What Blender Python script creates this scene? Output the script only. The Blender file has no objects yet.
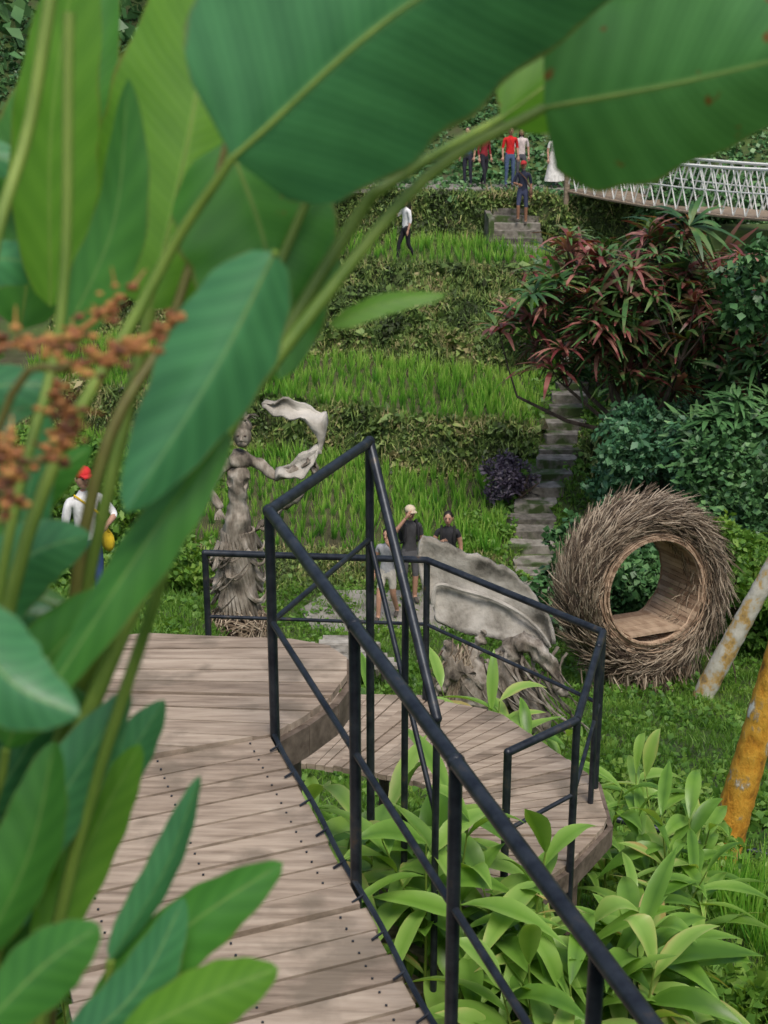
import bpy, math, random
import numpy as np
from mathutils import Vector, Matrix
random.seed(7); RN=np.random.RandomState(11)
D=bpy.data; C=bpy.context; COL=C.scene.collection

# ------------------------------------------------------------------ materials
def newmat(name):
    m=D.materials.new(name); m.use_nodes=True
    nt=m.node_tree; b=nt.nodes['Principled BSDF']; o=nt.nodes['Material Output']
    return m,nt,b,o
def ramp(nt,stops):
    r=nt.nodes.new('ShaderNodeValToRGB'); e=r.color_ramp.elements
    while len(e)<len(stops): e.new(0.5)
    for i,(p,c) in enumerate(stops):
        e[i].position=p; e[i].color=(c[0],c[1],c[2],1)
    return r
def fol(name,stops,rough=.5,trans=.35,ns=1.2,namt=.5,spec=.4):
    m,nt,b,o=newmat(name); N=nt.nodes; Lk=nt.links
    at=N.new('ShaderNodeAttribute'); at.attribute_name='rnd'
    tc=N.new('ShaderNodeTexCoord'); no=N.new('ShaderNodeTexNoise'); no.inputs['Scale'].default_value=ns; no.inputs['Detail'].default_value=3
    Lk.new(tc.outputs['Object'],no.inputs['Vector'])
    ma=N.new('ShaderNodeMath'); ma.operation='MULTIPLY_ADD'; ma.inputs[1].default_value=namt*2; ma.inputs[2].default_value=-namt
    Lk.new(no.outputs['Fac'],ma.inputs[0])
    ad=N.new('ShaderNodeMath'); ad.operation='ADD'; Lk.new(ma.outputs[0],ad.inputs[0]); Lk.new(at.outputs['Fac'],ad.inputs[1])
    r=ramp(nt,stops); Lk.new(ad.outputs[0],r.inputs[0]); Lk.new(r.outputs[0],b.inputs['Base Color'])
    b.inputs['Roughness'].default_value=rough; b.inputs['Specular IOR Level'].default_value=spec
    if trans>0:
        tr=N.new('ShaderNodeBsdfTranslucent'); mx=N.new('ShaderNodeMixShader'); mx.inputs[0].default_value=trans
        mc=N.new('ShaderNodeMixRGB'); mc.blend_type='MULTIPLY'; mc.inputs[0].default_value=1; mc.inputs[2].default_value=(1.4,1.25,.5,1)
        Lk.new(r.outputs[0],mc.inputs[1]); Lk.new(mc.outputs[0],tr.inputs[0])
        Lk.new(b.outputs[0],mx.inputs[1]); Lk.new(tr.outputs[0],mx.inputs[2]); Lk.new(mx.outputs[0],o.inputs[0])
    return m
def bigleaf_mat(name,dark,light,rib,trans=.35,rough=.35,veins=60,spots=0.0):
    m,nt,b,o=newmat(name); N=nt.nodes; Lk=nt.links
    uv=N.new('ShaderNodeUVMap'); sp=N.new('ShaderNodeSeparateXYZ'); Lk.new(uv.outputs[0],sp.inputs[0])
    def mth(op,a,b_=None,c=None):
        n=N.new('ShaderNodeMath'); n.operation=op
        for i,v in enumerate((a,b_,c)):
            if v is None: continue
            if isinstance(v,(int,float)): n.inputs[i].default_value=v
            else: Lk.new(v,n.inputs[i])
        return n.outputs[0]
    au=mth('ABSOLUTE',mth('SUBTRACT',sp.outputs[0],.5))
    ph=mth('SUBTRACT',mth('MULTIPLY',sp.outputs[1],veins),mth('MULTIPLY',au,veins*.35))
    tc=N.new('ShaderNodeTexCoord'); no=N.new('ShaderNodeTexNoise'); no.inputs['Scale'].default_value=9; no.inputs['Detail'].default_value=5
    Lk.new(tc.outputs['Object'],no.inputs['Vector'])
    ph2=mth('ADD',ph,mth('MULTIPLY',no.outputs['Fac'],1.5))
    s=mth('MULTIPLY_ADD',mth('SINE',ph2),.5,.5)
    fine=mth('MULTIPLY_ADD',mth('SINE',mth('MULTIPLY',ph2,4.3)),.5,.5)
    v=mth('ADD',mth('MULTIPLY',s,.16),mth('ADD',mth('MULTIPLY',fine,.1),mth('MULTIPLY',no.outputs['Fac'],.85)))
    r=ramp(nt,[(.2,dark),(.9,light)]); Lk.new(v,r.inputs[0])
    ribm=N.new('ShaderNodeMapRange'); ribm.inputs[1].default_value=.008; ribm.inputs[2].default_value=.024; ribm.inputs[3].default_value=.8; ribm.inputs[4].default_value=0
    Lk.new(au,ribm.inputs[0])
    mr=N.new('ShaderNodeMixRGB'); Lk.new(ribm.outputs[0],mr.inputs[0]); Lk.new(r.outputs[0],mr.inputs[1]); mr.inputs[2].default_value=(*rib,1)
    col=mr.outputs[0]
    n2=N.new('ShaderNodeTexNoise'); n2.inputs['Scale'].default_value=22; n2.inputs['Detail'].default_value=6; Lk.new(tc.outputs['Object'],n2.inputs['Vector'])
    sm=N.new('ShaderNodeMapRange'); sm.inputs[1].default_value=.70-spots; sm.inputs[2].default_value=.73-spots; Lk.new(n2.outputs['Fac'],sm.inputs[0])
    m2=N.new('ShaderNodeMixRGB'); Lk.new(sm.outputs[0],m2.inputs[0]); Lk.new(col,m2.inputs[1]); m2.inputs[2].default_value=(.2,.1,.03,1)
    ed=N.new('ShaderNodeMapRange'); ed.inputs[1].default_value=.478; ed.inputs[2].default_value=.499; Lk.new(mth('ADD',au,mth('MULTIPLY',mth('SUBTRACT',n2.outputs['Fac'],.5),.08)),ed.inputs[0])
    m3=N.new('ShaderNodeMixRGB'); Lk.new(mth('MULTIPLY',ed.outputs[0],.6),m3.inputs[0]); Lk.new(m2.outputs[0],m3.inputs[1]); m3.inputs[2].default_value=(.2,.17,.04,1)
    col=m3.outputs[0]
    Lk.new(col,b.inputs['Base Color']); b.inputs['Roughness'].default_value=rough
    bp=N.new('ShaderNodeBump'); bp.inputs['Strength'].default_value=.4; bp.inputs['Distance'].default_value=.002; Lk.new(v,bp.inputs['Height']); Lk.new(bp.outputs[0],b.inputs['Normal'])
    tr=N.new('ShaderNodeBsdfTranslucent'); mc=N.new('ShaderNodeMixRGB'); mc.blend_type='MULTIPLY'; mc.inputs[0].default_value=1; mc.inputs[2].default_value=(1.7,1.4,.5,1)
    Lk.new(col,mc.inputs[1]); Lk.new(mc.outputs[0],tr.inputs[0])
    mx=N.new('ShaderNodeMixShader'); mx.inputs[0].default_value=trans; Lk.new(b.outputs[0],mx.inputs[1]); Lk.new(tr.outputs[0],mx.inputs[2]); Lk.new(mx.outputs[0],o.inputs[0])
    return m
def noisemat(name,stops,scale=(4,4,4),rough=.8,detail=6,bump=.4,bdist=.02,metal=0,userrnd=0.0,spec=.4,moss=None):
    m,nt,b,o=newmat(name); N=nt.nodes; Lk=nt.links
    tc=N.new('ShaderNodeTexCoord'); mp=N.new('ShaderNodeMapping'); mp.inputs['Scale'].default_value=scale
    no=N.new('ShaderNodeTexNoise'); no.inputs['Scale'].default_value=1; no.inputs['Detail'].default_value=detail; no.inputs['Roughness'].default_value=.6
    Lk.new(tc.outputs['Object'],mp.inputs[0]); Lk.new(mp.outputs[0],no.inputs['Vector'])
    f=no.outputs['Fac']
    if userrnd:
        at=N.new('ShaderNodeAttribute'); at.attribute_name='rnd'
        a=N.new('ShaderNodeMath'); a.operation='MULTIPLY_ADD'; a.inputs[1].default_value=userrnd; Lk.new(at.outputs['Fac'],a.inputs[0]); 
        s=N.new('ShaderNodeMath'); s.operation='SUBTRACT'; s.inputs[1].default_value=userrnd/2; Lk.new(f,s.inputs[0]); Lk.new(s.outputs[0],a.inputs[2]); f2=a.outputs[0]
    else: f2=f
    r=ramp(nt,stops); Lk.new(f2,r.inputs[0]); col=r.outputs[0]
    if moss:
        n2=N.new('ShaderNodeTexNoise'); n2.inputs['Scale'].default_value=moss[1]; n2.inputs['Detail'].default_value=6; Lk.new(tc.outputs['Object'],n2.inputs['Vector'])
        mm=N.new('ShaderNodeMapRange'); mm.inputs[1].default_value=moss[2]; mm.inputs[2].default_value=moss[2]+.1; mm.inputs[4].default_value=moss[3]; Lk.new(n2.outputs['Fac'],mm.inputs[0])
        mx=N.new('ShaderNodeMixRGB'); Lk.new(mm.outputs[0],mx.inputs[0]); Lk.new(col,mx.inputs[1]); mx.inputs[2].default_value=(*moss[0],1); col=mx.outputs[0]
    Lk.new(col,b.inputs['Base Color'])
    b.inputs['Roughness'].default_value=rough; b.inputs['Metallic'].default_value=metal; b.inputs['Specular IOR Level'].default_value=spec
    bp=N.new('ShaderNodeBump'); bp.inputs['Strength'].default_value=bump; bp.inputs['Distance'].default_value=bdist; Lk.new(f,bp.inputs['Height']); Lk.new(bp.outputs[0],b.inputs['Normal'])
    return m
def plain(name,c,rough=.8):
    d=tuple(x*.75 for x in c); return noisemat(name,[(.3,d),(.7,c)],(30,30,30),rough,3,.2,.003)

M={}
M['ground']=noisemat('ground_mat',[(.3,(.05,.045,.022)),(.5,(.05,.08,.02)),(.7,(.08,.13,.025))],(1.3,1.3,1.3),.9,8,.6,.08)
M['grass']=fol('grass_mat',[(0,(.05,.13,.02)),(.5,(.13,.28,.04)),(1,(.27,.41,.08))],.5,.35,1.2,.6)
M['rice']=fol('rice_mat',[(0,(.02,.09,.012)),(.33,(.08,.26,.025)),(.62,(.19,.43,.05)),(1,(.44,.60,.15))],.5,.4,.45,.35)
M['bank']=fol('bank_mat',[(0,(.03,.04,.015)),(.3,(.06,.105,.025)),(.6,(.125,.205,.045)),(.8,(.21,.28,.07)),(1,(.29,.25,.12))],.6,0,.9,1.0)
M['shrub']=fol('shrub_mat',[(0,(.018,.055,.018)),(.5,(.06,.155,.05)),(1,(.15,.29,.10))],.42,0,1.)
M['teal']=fol('teal_mat',[(0,(.025,.075,.045)),(.5,(.07,.19,.09)),(1,(.16,.31,.15))],.42,.15,1.)
M['purple']=fol('purple_mat',[(0,(.03,.022,.04)),(.6,(.09,.07,.105)),(1,(.2,.18,.18))],.6,0)
M['cordy']=fol('cordyline_mat',[(0,(.025,.07,.025)),(.36,(.07,.17,.045)),(.52,(.14,.21,.07)),(.63,(.14,.075,.05)),(.82,(.17,.035,.04)),(1,(.40,.19,.15))],.38,.25,.6,.35)
M['strap']=fol('strap_mat',[(0,(.08,.19,.025)),(.35,(.18,.35,.055)),(.75,(.30,.48,.11)),(.93,(.45,.53,.17)),(1,(.48,.38,.14))],.33,.4,3)
M['wood']=noisemat('deck_wood_mat',[(.2,(.11,.078,.054)),(.42,(.26,.20,.148)),(.6,(.37,.295,.225)),(.82,(.47,.385,.30))],(3,30,20),.75,10,.7,.006,userrnd=.2,moss=((.13,.105,.075),3.2,.52,.6))
M['rim']=noisemat('deck_rim_mat',[(.3,(.05,.035,.025)),(.7,(.2,.155,.12))],(12,12,12),.8,6,.5,.008)
M['metal']=noisemat('rail_metal_mat',[(.35,(.014,.017,.024)),(.60,(.035,.042,.052)),(.70,(.07,.06,.05)),(.78,(.15,.07,.03))],(14,14,14),.36,6,.15,.002,metal=.4)
M['drift']=noisemat('driftwood_mat',[(.34,(.05,.04,.031)),(.47,(.19,.16,.125)),(.6,(.35,.31,.26)),(.75,(.5,.46,.4))],(6,6,3.),.85,10,1.,.04)
M['wing']=noisemat('wing_mat',[(.30,(.08,.072,.058)),(.42,(.24,.22,.185)),(.55,(.38,.355,.31)),(.75,(.52,.49,.44))],(3.,3.,3.),.88,10,1.,.05)
M['twig']=noisemat('twig_mat',[(.15,(.05,.033,.022)),(.5,(.21,.155,.105)),(.85,(.46,.38,.285))],(2,2,2),.85,5,.3,.01,userrnd=.8)
M['slat']=noisemat('slat_mat',[(.3,(.22,.14,.09)),(.7,(.45,.33,.23))],(10,3,10),.75,6,.4,.01,userrnd=.4)
M['stone']=noisemat('stone_mat',[(.3,(.06,.054,.045)),(.5,(.17,.155,.13)),(.7,(.29,.27,.235))],(5,5,5),.9,8,.8,.04,moss=((.05,.08,.022),2.2,.5,1.),userrnd=.3)
M['path']=noisemat('path_mat',[(.3,(.13,.12,.1)),(.7,(.32,.30,.27))],(3,3,3),.9,8,.6,.02)
M['stem']=noisemat('stem_mat',[(.3,(.08,.15,.02)),(.7,(.2,.28,.05))],(20,20,6),.45,4,.2,.003)
M['stemred']=noisemat('stem_red_mat',[(.3,(.09,.05,.02)),(.7,(.15,.17,.04))],(20,20,6),.45,4,.2,.003)
M['flower']=noisemat('flower_mat',[(.3,(.10,.035,.015)),(.5,(.27,.10,.03)),(.75,(.42,.22,.06))],(90,90,90),.6,4,.4,.004,userrnd=.5)
M['palm']=noisemat('palm_lichen_mat',[(.3,(.16,.08,.015)),(.42,(.50,.23,.02)),(.56,(.60,.33,.04)),(.61,(.35,.25,.12)),(.66,(.6,.6,.54))],(7,7,4),.85,9,1.,.04)
M['palmw']=noisemat('palm_grey_mat',[(.3,(.12,.10,.07)),(.42,(.42,.27,.08)),(.5,(.42,.40,.33)),(.7,(.6,.58,.52))],(5,5,4),.85,8,.8,.03)
M['rope']=plain('white_rope_mat',(.8,.8,.76))
M['bamboo']=noisemat('bamboo_mat',[(.3,(.14,.10,.07)),(.7,(.36,.28,.2))],(3,20,20),.7,6,.4,.01)
M['bark']=noisemat('bark_mat',[(.3,(.035,.025,.018)),(.7,(.12,.09,.07))],(8,8,3),.9,7,.8,.02)
M['water']=noisemat('paddy_water_mat',[(.3,(.05,.045,.028)),(.7,(.10,.085,.055))],(2,2,2),.08,3,.05,.01,spec=.6)
def skinm(n,c): return noisemat(n,[(.3,tuple(x*.85 for x in c)),(.7,c)],(20,20,20),.55,3,.1,.002)
SK=skinm('skin_mat',(.46,.26,.18)); SKD=skinm('skin_tan_mat',(.3,.15,.09))
HAIR=plain('hair_mat',(.018,.013,.01),.5); EYE=plain('eye_mat',(.02,.02,.02),.3); LIP=plain('lip_mat',(.3,.09,.07),.5)

# ------------------------------------------------------------------ mesh helpers
def link(o): COL.objects.link(o); return o
def mk(name,V,F,mat,rnd=None,smooth=False,uv=None):
    V=np.asarray(V,dtype=np.float32); F=np.asarray(F,dtype=np.int32); k=F.shape[1]
    me=D.meshes.new(name); me.vertices.add(len(V)); me.vertices.foreach_set('co',V.ravel())
    me.loops.add(F.size); me.loops.foreach_set('vertex_index',F.ravel())
    me.polygons.add(len(F)); me.polygons.foreach_set('loop_start',np.arange(0,F.size,k,dtype=np.int32))
    if smooth: me.polygons.foreach_set('use_smooth',np.ones(len(F),dtype=bool))
    me.update(calc_edges=True); me.validate()
    if rnd is not None:
        a=me.attributes.new('rnd','FLOAT','POINT'); a.data.foreach_set('value',np.asarray(rnd,dtype=np.float32))
    me.materials.append(mat); return link(D.objects.new(name,me))
class MB:
    def __init__(s): s.V=[];s.F=[];s.m=[];s.r=[];s.uv=[]
    def add(s,V,F,mi=0,r=.5,uv=None):
        n=len(s.V); s.V+= [tuple(v) for v in V]; s.F+=[tuple(i+n for i in f) for f in F]; s.m+=[mi]*len(F)
        s.r+= list(r) if hasattr(r,'__len__') else [r]*len(V)
        s.uv+= ([tuple(u) for u in uv] if uv is not None else [(0,0)]*len(V))
    def tube(s,pts,rad,seg=8,mi=0,r=.5,cap=True):
        P=[Vector(p) for p in pts]; n=len(P)
        if not hasattr(rad,'__len__'): rad=[rad]*n
        V=[];F=[]; prev=None
        for i in range(n):
            t=(P[min(i+1,n-1)]-P[max(i-1,0)]).normalized()
            if prev is None: a=t.orthogonal().normalized()
            else:
                a=prev-t*prev.dot(t); a=a.normalized() if a.length>1e-6 else t.orthogonal().normalized()
            prev=a; b=t.cross(a)
            for k in range(seg):
                an=2*math.pi*k/seg; V.append(P[i]+(a*math.cos(an)+b*math.sin(an))*rad[i])
        for i in range(n-1):
            for k in range(seg):
                F.append((i*seg+k,i*seg+(k+1)%seg,(i+1)*seg+(k+1)%seg,(i+1)*seg+k))
        if cap: F.append(tuple(range(seg))[::-1]); F.append(tuple((n-1)*seg+k for k in range(seg)))
        s.add(V,F,mi,r)
    def sph(s,c,r3,mi=0,u=12,v=8,r=.5):
        if not hasattr(r3,'__len__'): r3=(r3,)*3
        V=[];F=[]
        for i in range(v+1):
            th=math.pi*i/v
            for k in range(u):
                ph=2*math.pi*k/u; V.append((c[0]+r3[0]*math.sin(th)*math.cos(ph),c[1]+r3[1]*math.sin(th)*math.sin(ph),c[2]+r3[2]*math.cos(th)))
        for i in range(v):
            for k in range(u): F.append((i*u+k,(i+1)*u+k,(i+1)*u+(k+1)%u,i*u+(k+1)%u))
        s.add(V,F,mi,r)
    def box(s,c,h,mi=0,rz=0,r=.5,M3=None):
        V=[]
        for x in(-1,1):
            for y in(-1,1):
                for z in(-1,1):
                    p=Vector((x*h[0],y*h[1],z*h[2]))
                    if M3 is not None: p=M3@p
                    else: p=Matrix.Rotation(rz,3,'Z')@p
                    V.append(Vector(c)+p)
        s.add(V,[(0,1,3,2),(4,6,7,5),(0,4,5,1),(2,3,7,6),(0,2,6,4),(1,5,7,3)],mi,r)
    def obj(s,name,mats,smooth=True,parent=None):
        me=D.meshes.new(name); me.from_pydata(s.V,[],s.F); me.validate(); me.update()
        for m in mats: me.materials.append(m)
        if len(me.polygons)==len(s.m):
            me.polygons.foreach_set('material_index',s.m)
        me.polygons.foreach_set('use_smooth',[smooth]*len(me.polygons))
        a=me.attributes.new('rnd','FLOAT','POINT'); a.data.foreach_set('value',s.r)
        u=me.uv_layers.new(name='UVMap'); li=np.zeros(len(me.loops),dtype=np.int32); me.loops.foreach_get('vertex_index',li)
        u.data.foreach_set('uv',np.array(s.uv,dtype=np.float32)[li].ravel())
        o=link(D.objects.new(name,me))
        if parent: o.parent=parent
        if smooth:
            try: me.set_sharp_from_angle(angle=math.radians(50))
            except Exception: pass
        return o
def empty(name,loc=(0,0,0),rz=0):
    e=D.objects.new(name,None); e.location=loc; e.rotation_euler=(0,0,rz); e.empty_display_size=.2; return link(e)
def spline(pts,n=20):
    P=[Vector(p) for p in pts]; P=[P[0]*2-P[1]]+P+[P[-1]*2-P[-2]]; out=[]
    m=len(P)-3
    for i in range(n+1):
        u=i/n*m; k=min(int(u),m-1); t=u-k; a,b,c,d=P[k:k+4]
        out.append(.5*((2*b)+(c-a)*t+(2*a-5*b+4*c-d)*t*t+(3*b-a-3*c+d)*t**3))
    return out

# ------------------------------------------------------------------ terrain (eye level datum z=0)
YN=[-60,-8,1.7,2.9,4,7,9.2,12.5,16,18.5,20.5,23.5,25.5,25.8,31.6,31.95,37.6,38.0,39.4,40.0,40.5,45.5,45.85,49,52,70,110,400]
ZN=[3,-1.7,-1.75,-4.35,-4.7,-5.55,-6.2,-7.3,-8.45,-9.25,-9.75,-10.2,-10.2,-9.9,-9.9,-8.85,-8.85,-8.3,-7.4,-7.3,-6.7,-6.7,-5.35,-5.3,-4.5,5,24,60]
def sm(e0,e1,x):
    t=np.clip((x-e0)/(e1-e0),0,1); return t*t*(3-2*t)
def wob(X): return .34*(np.clip(X,-9,6)-.6)+.22*np.sin(X*1.1+.5)+.12*np.sin(X*2.7)+.06*np.sin(X*6.1)
def sval(X,Y): return Y+wob(X)*np.clip((Y-25.2)/3,0,1)*np.clip((60-Y)/12,0,1)
def pathx(Y): return np.interp(Y,[23,24,28,30,33.5,36,40],[2.75,2.87,2.99,3.7,4.4,4.9,5.4])
def pathz(Y): return np.interp(Y,[23,24,28,30,33.5,36,38.5,41],[-10.2,-10.1,-9.75,-9.35,-8.6,-8.0,-7.2,-6.7])
def nz(X,Y): return .5*(np.sin(X*1.7+Y*.9)+np.sin(Y*2.3-X*.8+1.3))*.5+.25*np.sin(X*4.1+Y*3.3)
def gau(X,Y,x,y,rx,ry): return np.exp(-((X-x)/rx)**2-((Y-y)/ry)**2)
def ground(X,Y):
    X=np.asarray(X,float);Y=np.asarray(Y,float)
    z=np.interp(sval(X,Y),YN,ZN)
    z=z+1.7*sm(-.5,-2.5,X)*sm(3.5,8,Y)*(1-sm(17,23,Y))
    z=z+.45*gau(X,Y,.7,6.0,1.2,.9)+.75*gau(X,Y,.9,10.1,.9,.7)+.35*gau(X,Y,1.9,8.0,.7,1.2)
    z=z+nz(X,Y)*.09*sm(2,5,Y)*(1-sm(24,25.5,Y))
    s=sval(X,Y); wl=(np.exp(-((s-31.8)/.3)**2)+np.exp(-((s-38.6)/1.)**2)+np.exp(-((s-45.7)/.3)**2)+np.exp(-((s-40.2)/.3)**2))
    z=z+wl*.15*(np.sin(X*5.3+Y*4)+np.sin(X*2.1-Y*6.7)+.6*np.sin(X*11.+Y*9))*.6
    z=z+.25*np.clip(np.abs(X)-12,0,60)*sm(8,30,Y)
    z=z+1.2*sm(5.5,9,X)*sm(14,24,Y)*(1-sm(40,46,Y))
    k=(1-sm(.5,.9,np.abs(X-pathx(Y))))*sm(23.2,24.2,Y)*(1-sm(39,41,Y))
    return z*(1-k)+(pathz(Y)-.06)*k
xs=np.concatenate([np.linspace(-250,-16,18),np.arange(-15,15,.2),np.linspace(16,250,18)])
ys=np.concatenate([np.linspace(-60,-3,8),np.arange(-2,25,.2),np.arange(25,47,.1),np.arange(47,70,.8),np.linspace(71,400,25)])
XX,YY=np.meshgrid(xs,ys); ZZ=ground(XX,YY)
nx,ny=len(xs),len(ys); idx=np.arange(nx*ny).reshape(ny,nx)
F=np.stack([idx[:-1,:-1],idx[:-1,1:],idx[1:,1:],idx[1:,:-1]],-1).reshape(-1,4)
mk('ground',np.stack([XX,YY,ZZ],-1).reshape(-1,3),F,M['ground'],smooth=True)
def ysolve(X,S):
    Y=np.array(S,float)
    for _ in range(8): Y=S-(sval(X,Y)-Y)
    return Y
V=[];F=[]
for (s0,s1,z,x1) in ((25.95,31.4,-9.875,2.4),(32.1,37.45,-8.825,3.7),(40.65,45.35,-6.675,5.0)):
    X=np.linspace(-11,x1,60)
    for sx,xx in enumerate(X):
        for s in (s0,s1): V.append((xx,float(ysolve(np.array([xx]),np.array([s]))[0]),z))
    b=len(V)-120
    for i in range(59): F.append((b+2*i,b+2*i+2,b+2*i+3,b+2*i+1))
mk('paddy_water',V,F,M['water'])

# ------------------------------------------------------------------ scatter
def kite(base,d,side,L,w,droop=.0):
    base=np.array(base);d=np.array(d)/np.linalg.norm(d); side=np.array(side); side=side-d*side.dot(d); side/=np.linalg.norm(side)+1e-9
    m=base+d*L*.45; t=base+d*L+np.array([0,0,-droop*L])
    return [base,m+side*w,t,m-side*w]
def tuft(n,L,w,spread,r=.03,droop=.15):
    V=[]
    for i in range(n):
        a=RN.rand()*6.28; s=spread*RN.rand()
        d=[math.cos(a)*s,math.sin(a)*s,1]; a2=RN.rand()*6.28
        V+=kite([RN.randn()*r,RN.randn()*r,0],d,[math.cos(a2),math.sin(a2),0],L*(.6+.5*RN.rand()),w,droop*s)
    V=np.array(V); return V,np.arange(len(V)).reshape(-1,4)
def clump(n,L,w,R):
    V=[]
    for i in range(n):
        d=RN.randn(3); d/=np.linalg.norm(d); d[2]=d[2]*.7+.2; p=RN.randn(3)*R*.5
        V+=kite(p,d,RN.randn(3),L*(.7+.6*RN.rand()),w*(.7+.6*RN.rand()),.2)
    V=np.array(V); return V,np.arange(len(V)).reshape(-1,4)
def scatter(name,protos,P,S,mat,tilt=.15,rspread=.35,rc=.5,grad=0):
    P=np.asarray(P,float); S=np.asarray(S,float); n=len(P); vs=[];fs=[];rs=[];off=0
    which=RN.randint(0,len(protos),n)
    for k,(pv,pf) in enumerate(protos):
        ii=np.where(which==k)[0]
        if not len(ii): continue
        a=RN.rand(len(ii))*6.283; tx=RN.randn(len(ii))*tilt; c,s=np.cos(a),np.sin(a); ct,st=np.cos(tx),np.sin(tx)
        R=np.zeros((len(ii),3,3)); R[:,0,0]=c;R[:,0,1]=-s*ct;R[:,0,2]=s*st;R[:,1,0]=s;R[:,1,1]=c*ct;R[:,1,2]=-c*st;R[:,2,1]=st;R[:,2,2]=ct
        v=np.einsum('nij,vj->nvi',R,pv)*S[ii][:,None,None]+P[ii][:,None,:]
        vs.append(v.reshape(-1,3)); f=(np.arange(len(ii))*len(pv))[:,None,None]+pf[None]+off; fs.append(f.reshape(-1,4))
        base=rc+(RN.rand(len(ii))-.5)*rspread
        q=(RN.rand(len(ii),len(pv)//4+1)-.5)*rspread
        q=np.repeat(q,4,axis=1)[:,:len(pv)]
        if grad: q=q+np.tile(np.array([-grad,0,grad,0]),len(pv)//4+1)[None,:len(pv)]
        rs.append((base[:,None]+q).ravel()); off+=len(ii)*len(pv)
    return mk(name,np.concatenate(vs),np.concatenate(fs),mat,rnd=np.clip(np.concatenate(rs),0,1))
def onpath(X,Y,w=.75): return (np.abs(X-pathx(Y))<w)&(Y>23.3)&(Y<40)
def rice(name,s0,s1,x0,x1,sp,L,nb,row=2.4):
    S=np.arange(s0,s1,sp*row); gx=np.arange(x0,x1,sp); A,B=np.meshgrid(gx,S); A=A.ravel()+RN.randn(A.size)*.035; B=B.ravel()+RN.randn(B.size)*.03
    Y=ysolve(A,B); k=~onpath(A,Y,.6); k&=RN.rand(len(A))>.06
    A,Y=A[k],Y[k]; P=np.stack([A,Y,ground(A,Y)],-1)
    hs=.88+.12*np.sin(A*1.3+Y*.7)+.08*np.sin(A*3.7-Y*2.1)
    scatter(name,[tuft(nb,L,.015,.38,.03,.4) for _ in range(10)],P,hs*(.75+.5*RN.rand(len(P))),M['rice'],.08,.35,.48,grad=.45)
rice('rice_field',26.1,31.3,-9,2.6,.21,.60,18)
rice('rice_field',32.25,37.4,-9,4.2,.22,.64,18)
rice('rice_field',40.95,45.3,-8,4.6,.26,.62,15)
def gscatter(name,n,x0,x1,y0,y1,protos,mat,s0,s1,cond=None,rc=.5,tilt=.15,zo=0,rs=.35,grad=.2,pw=.5):
    X=x0+(x1-x0)*RN.rand(n); Y=y0+(y1-y0)*RN.rand(n); k=~onpath(X,Y,pw)
    if cond is not None: k&=cond(X,Y)
    X,Y=X[k],Y[k]; P=np.stack([X,Y,ground(X,Y)+zo],-1)
    return scatter(name,protos,P,s0+(s1-s0)*RN.rand(len(P)),mat,tilt,rs,rc,grad)
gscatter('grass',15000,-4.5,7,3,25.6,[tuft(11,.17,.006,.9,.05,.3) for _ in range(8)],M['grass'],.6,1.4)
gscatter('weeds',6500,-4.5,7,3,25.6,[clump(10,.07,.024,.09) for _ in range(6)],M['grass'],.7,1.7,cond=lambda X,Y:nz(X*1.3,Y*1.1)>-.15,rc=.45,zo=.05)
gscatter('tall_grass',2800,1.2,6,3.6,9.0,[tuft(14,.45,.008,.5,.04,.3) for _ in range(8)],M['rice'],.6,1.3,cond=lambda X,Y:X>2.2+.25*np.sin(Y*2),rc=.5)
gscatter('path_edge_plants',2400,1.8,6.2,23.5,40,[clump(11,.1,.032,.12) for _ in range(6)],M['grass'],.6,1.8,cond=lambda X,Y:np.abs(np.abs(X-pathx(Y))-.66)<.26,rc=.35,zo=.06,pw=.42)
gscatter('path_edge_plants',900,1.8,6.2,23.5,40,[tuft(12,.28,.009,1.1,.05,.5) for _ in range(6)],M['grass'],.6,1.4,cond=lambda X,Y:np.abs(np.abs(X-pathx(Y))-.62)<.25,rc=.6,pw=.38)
def bank(n,s0,s1,x0,x1,L,w,rc,mat='bank',zo=0.,nn=9,tf=False,smin=.5):
    X=x0+(x1-x0)*RN.rand(n); S=s0+(s1-s0)*RN.rand(n); Y=ysolve(X,S)
    k=~onpath(X,Y,.55); X,Y=X[k],Y[k]; P=np.stack([X,Y,ground(X,Y)+zo],-1)
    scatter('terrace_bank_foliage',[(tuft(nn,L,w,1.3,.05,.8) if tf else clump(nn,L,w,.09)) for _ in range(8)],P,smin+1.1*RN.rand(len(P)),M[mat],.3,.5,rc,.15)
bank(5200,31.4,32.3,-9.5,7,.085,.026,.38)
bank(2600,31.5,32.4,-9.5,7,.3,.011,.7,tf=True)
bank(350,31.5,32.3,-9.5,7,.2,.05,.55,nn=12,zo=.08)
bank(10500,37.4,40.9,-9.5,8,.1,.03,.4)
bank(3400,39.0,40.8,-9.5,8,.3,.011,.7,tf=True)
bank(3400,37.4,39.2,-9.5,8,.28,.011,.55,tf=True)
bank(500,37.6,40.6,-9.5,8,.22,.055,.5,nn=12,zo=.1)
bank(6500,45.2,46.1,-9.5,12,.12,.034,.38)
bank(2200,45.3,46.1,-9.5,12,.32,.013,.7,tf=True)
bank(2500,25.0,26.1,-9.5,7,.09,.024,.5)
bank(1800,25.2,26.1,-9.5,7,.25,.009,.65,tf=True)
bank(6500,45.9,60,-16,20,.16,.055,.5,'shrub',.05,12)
P=[]
for i in range(300):
    x=-45+90*random.random(); y=54+40*random.random(); z=float(ground(x,y)); 
    for k in range(9): P.append((x+random.gauss(0,1.5),y+random.gauss(0,1.3),z+abs(random.gauss(1.8,1.6))))
scatter('hillside_trees',[clump(20,.6,.19,1.2) for _ in range(6)],P,.8+.6*RN.rand(len(P)),M['shrub'],.3,.5,.55)

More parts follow.
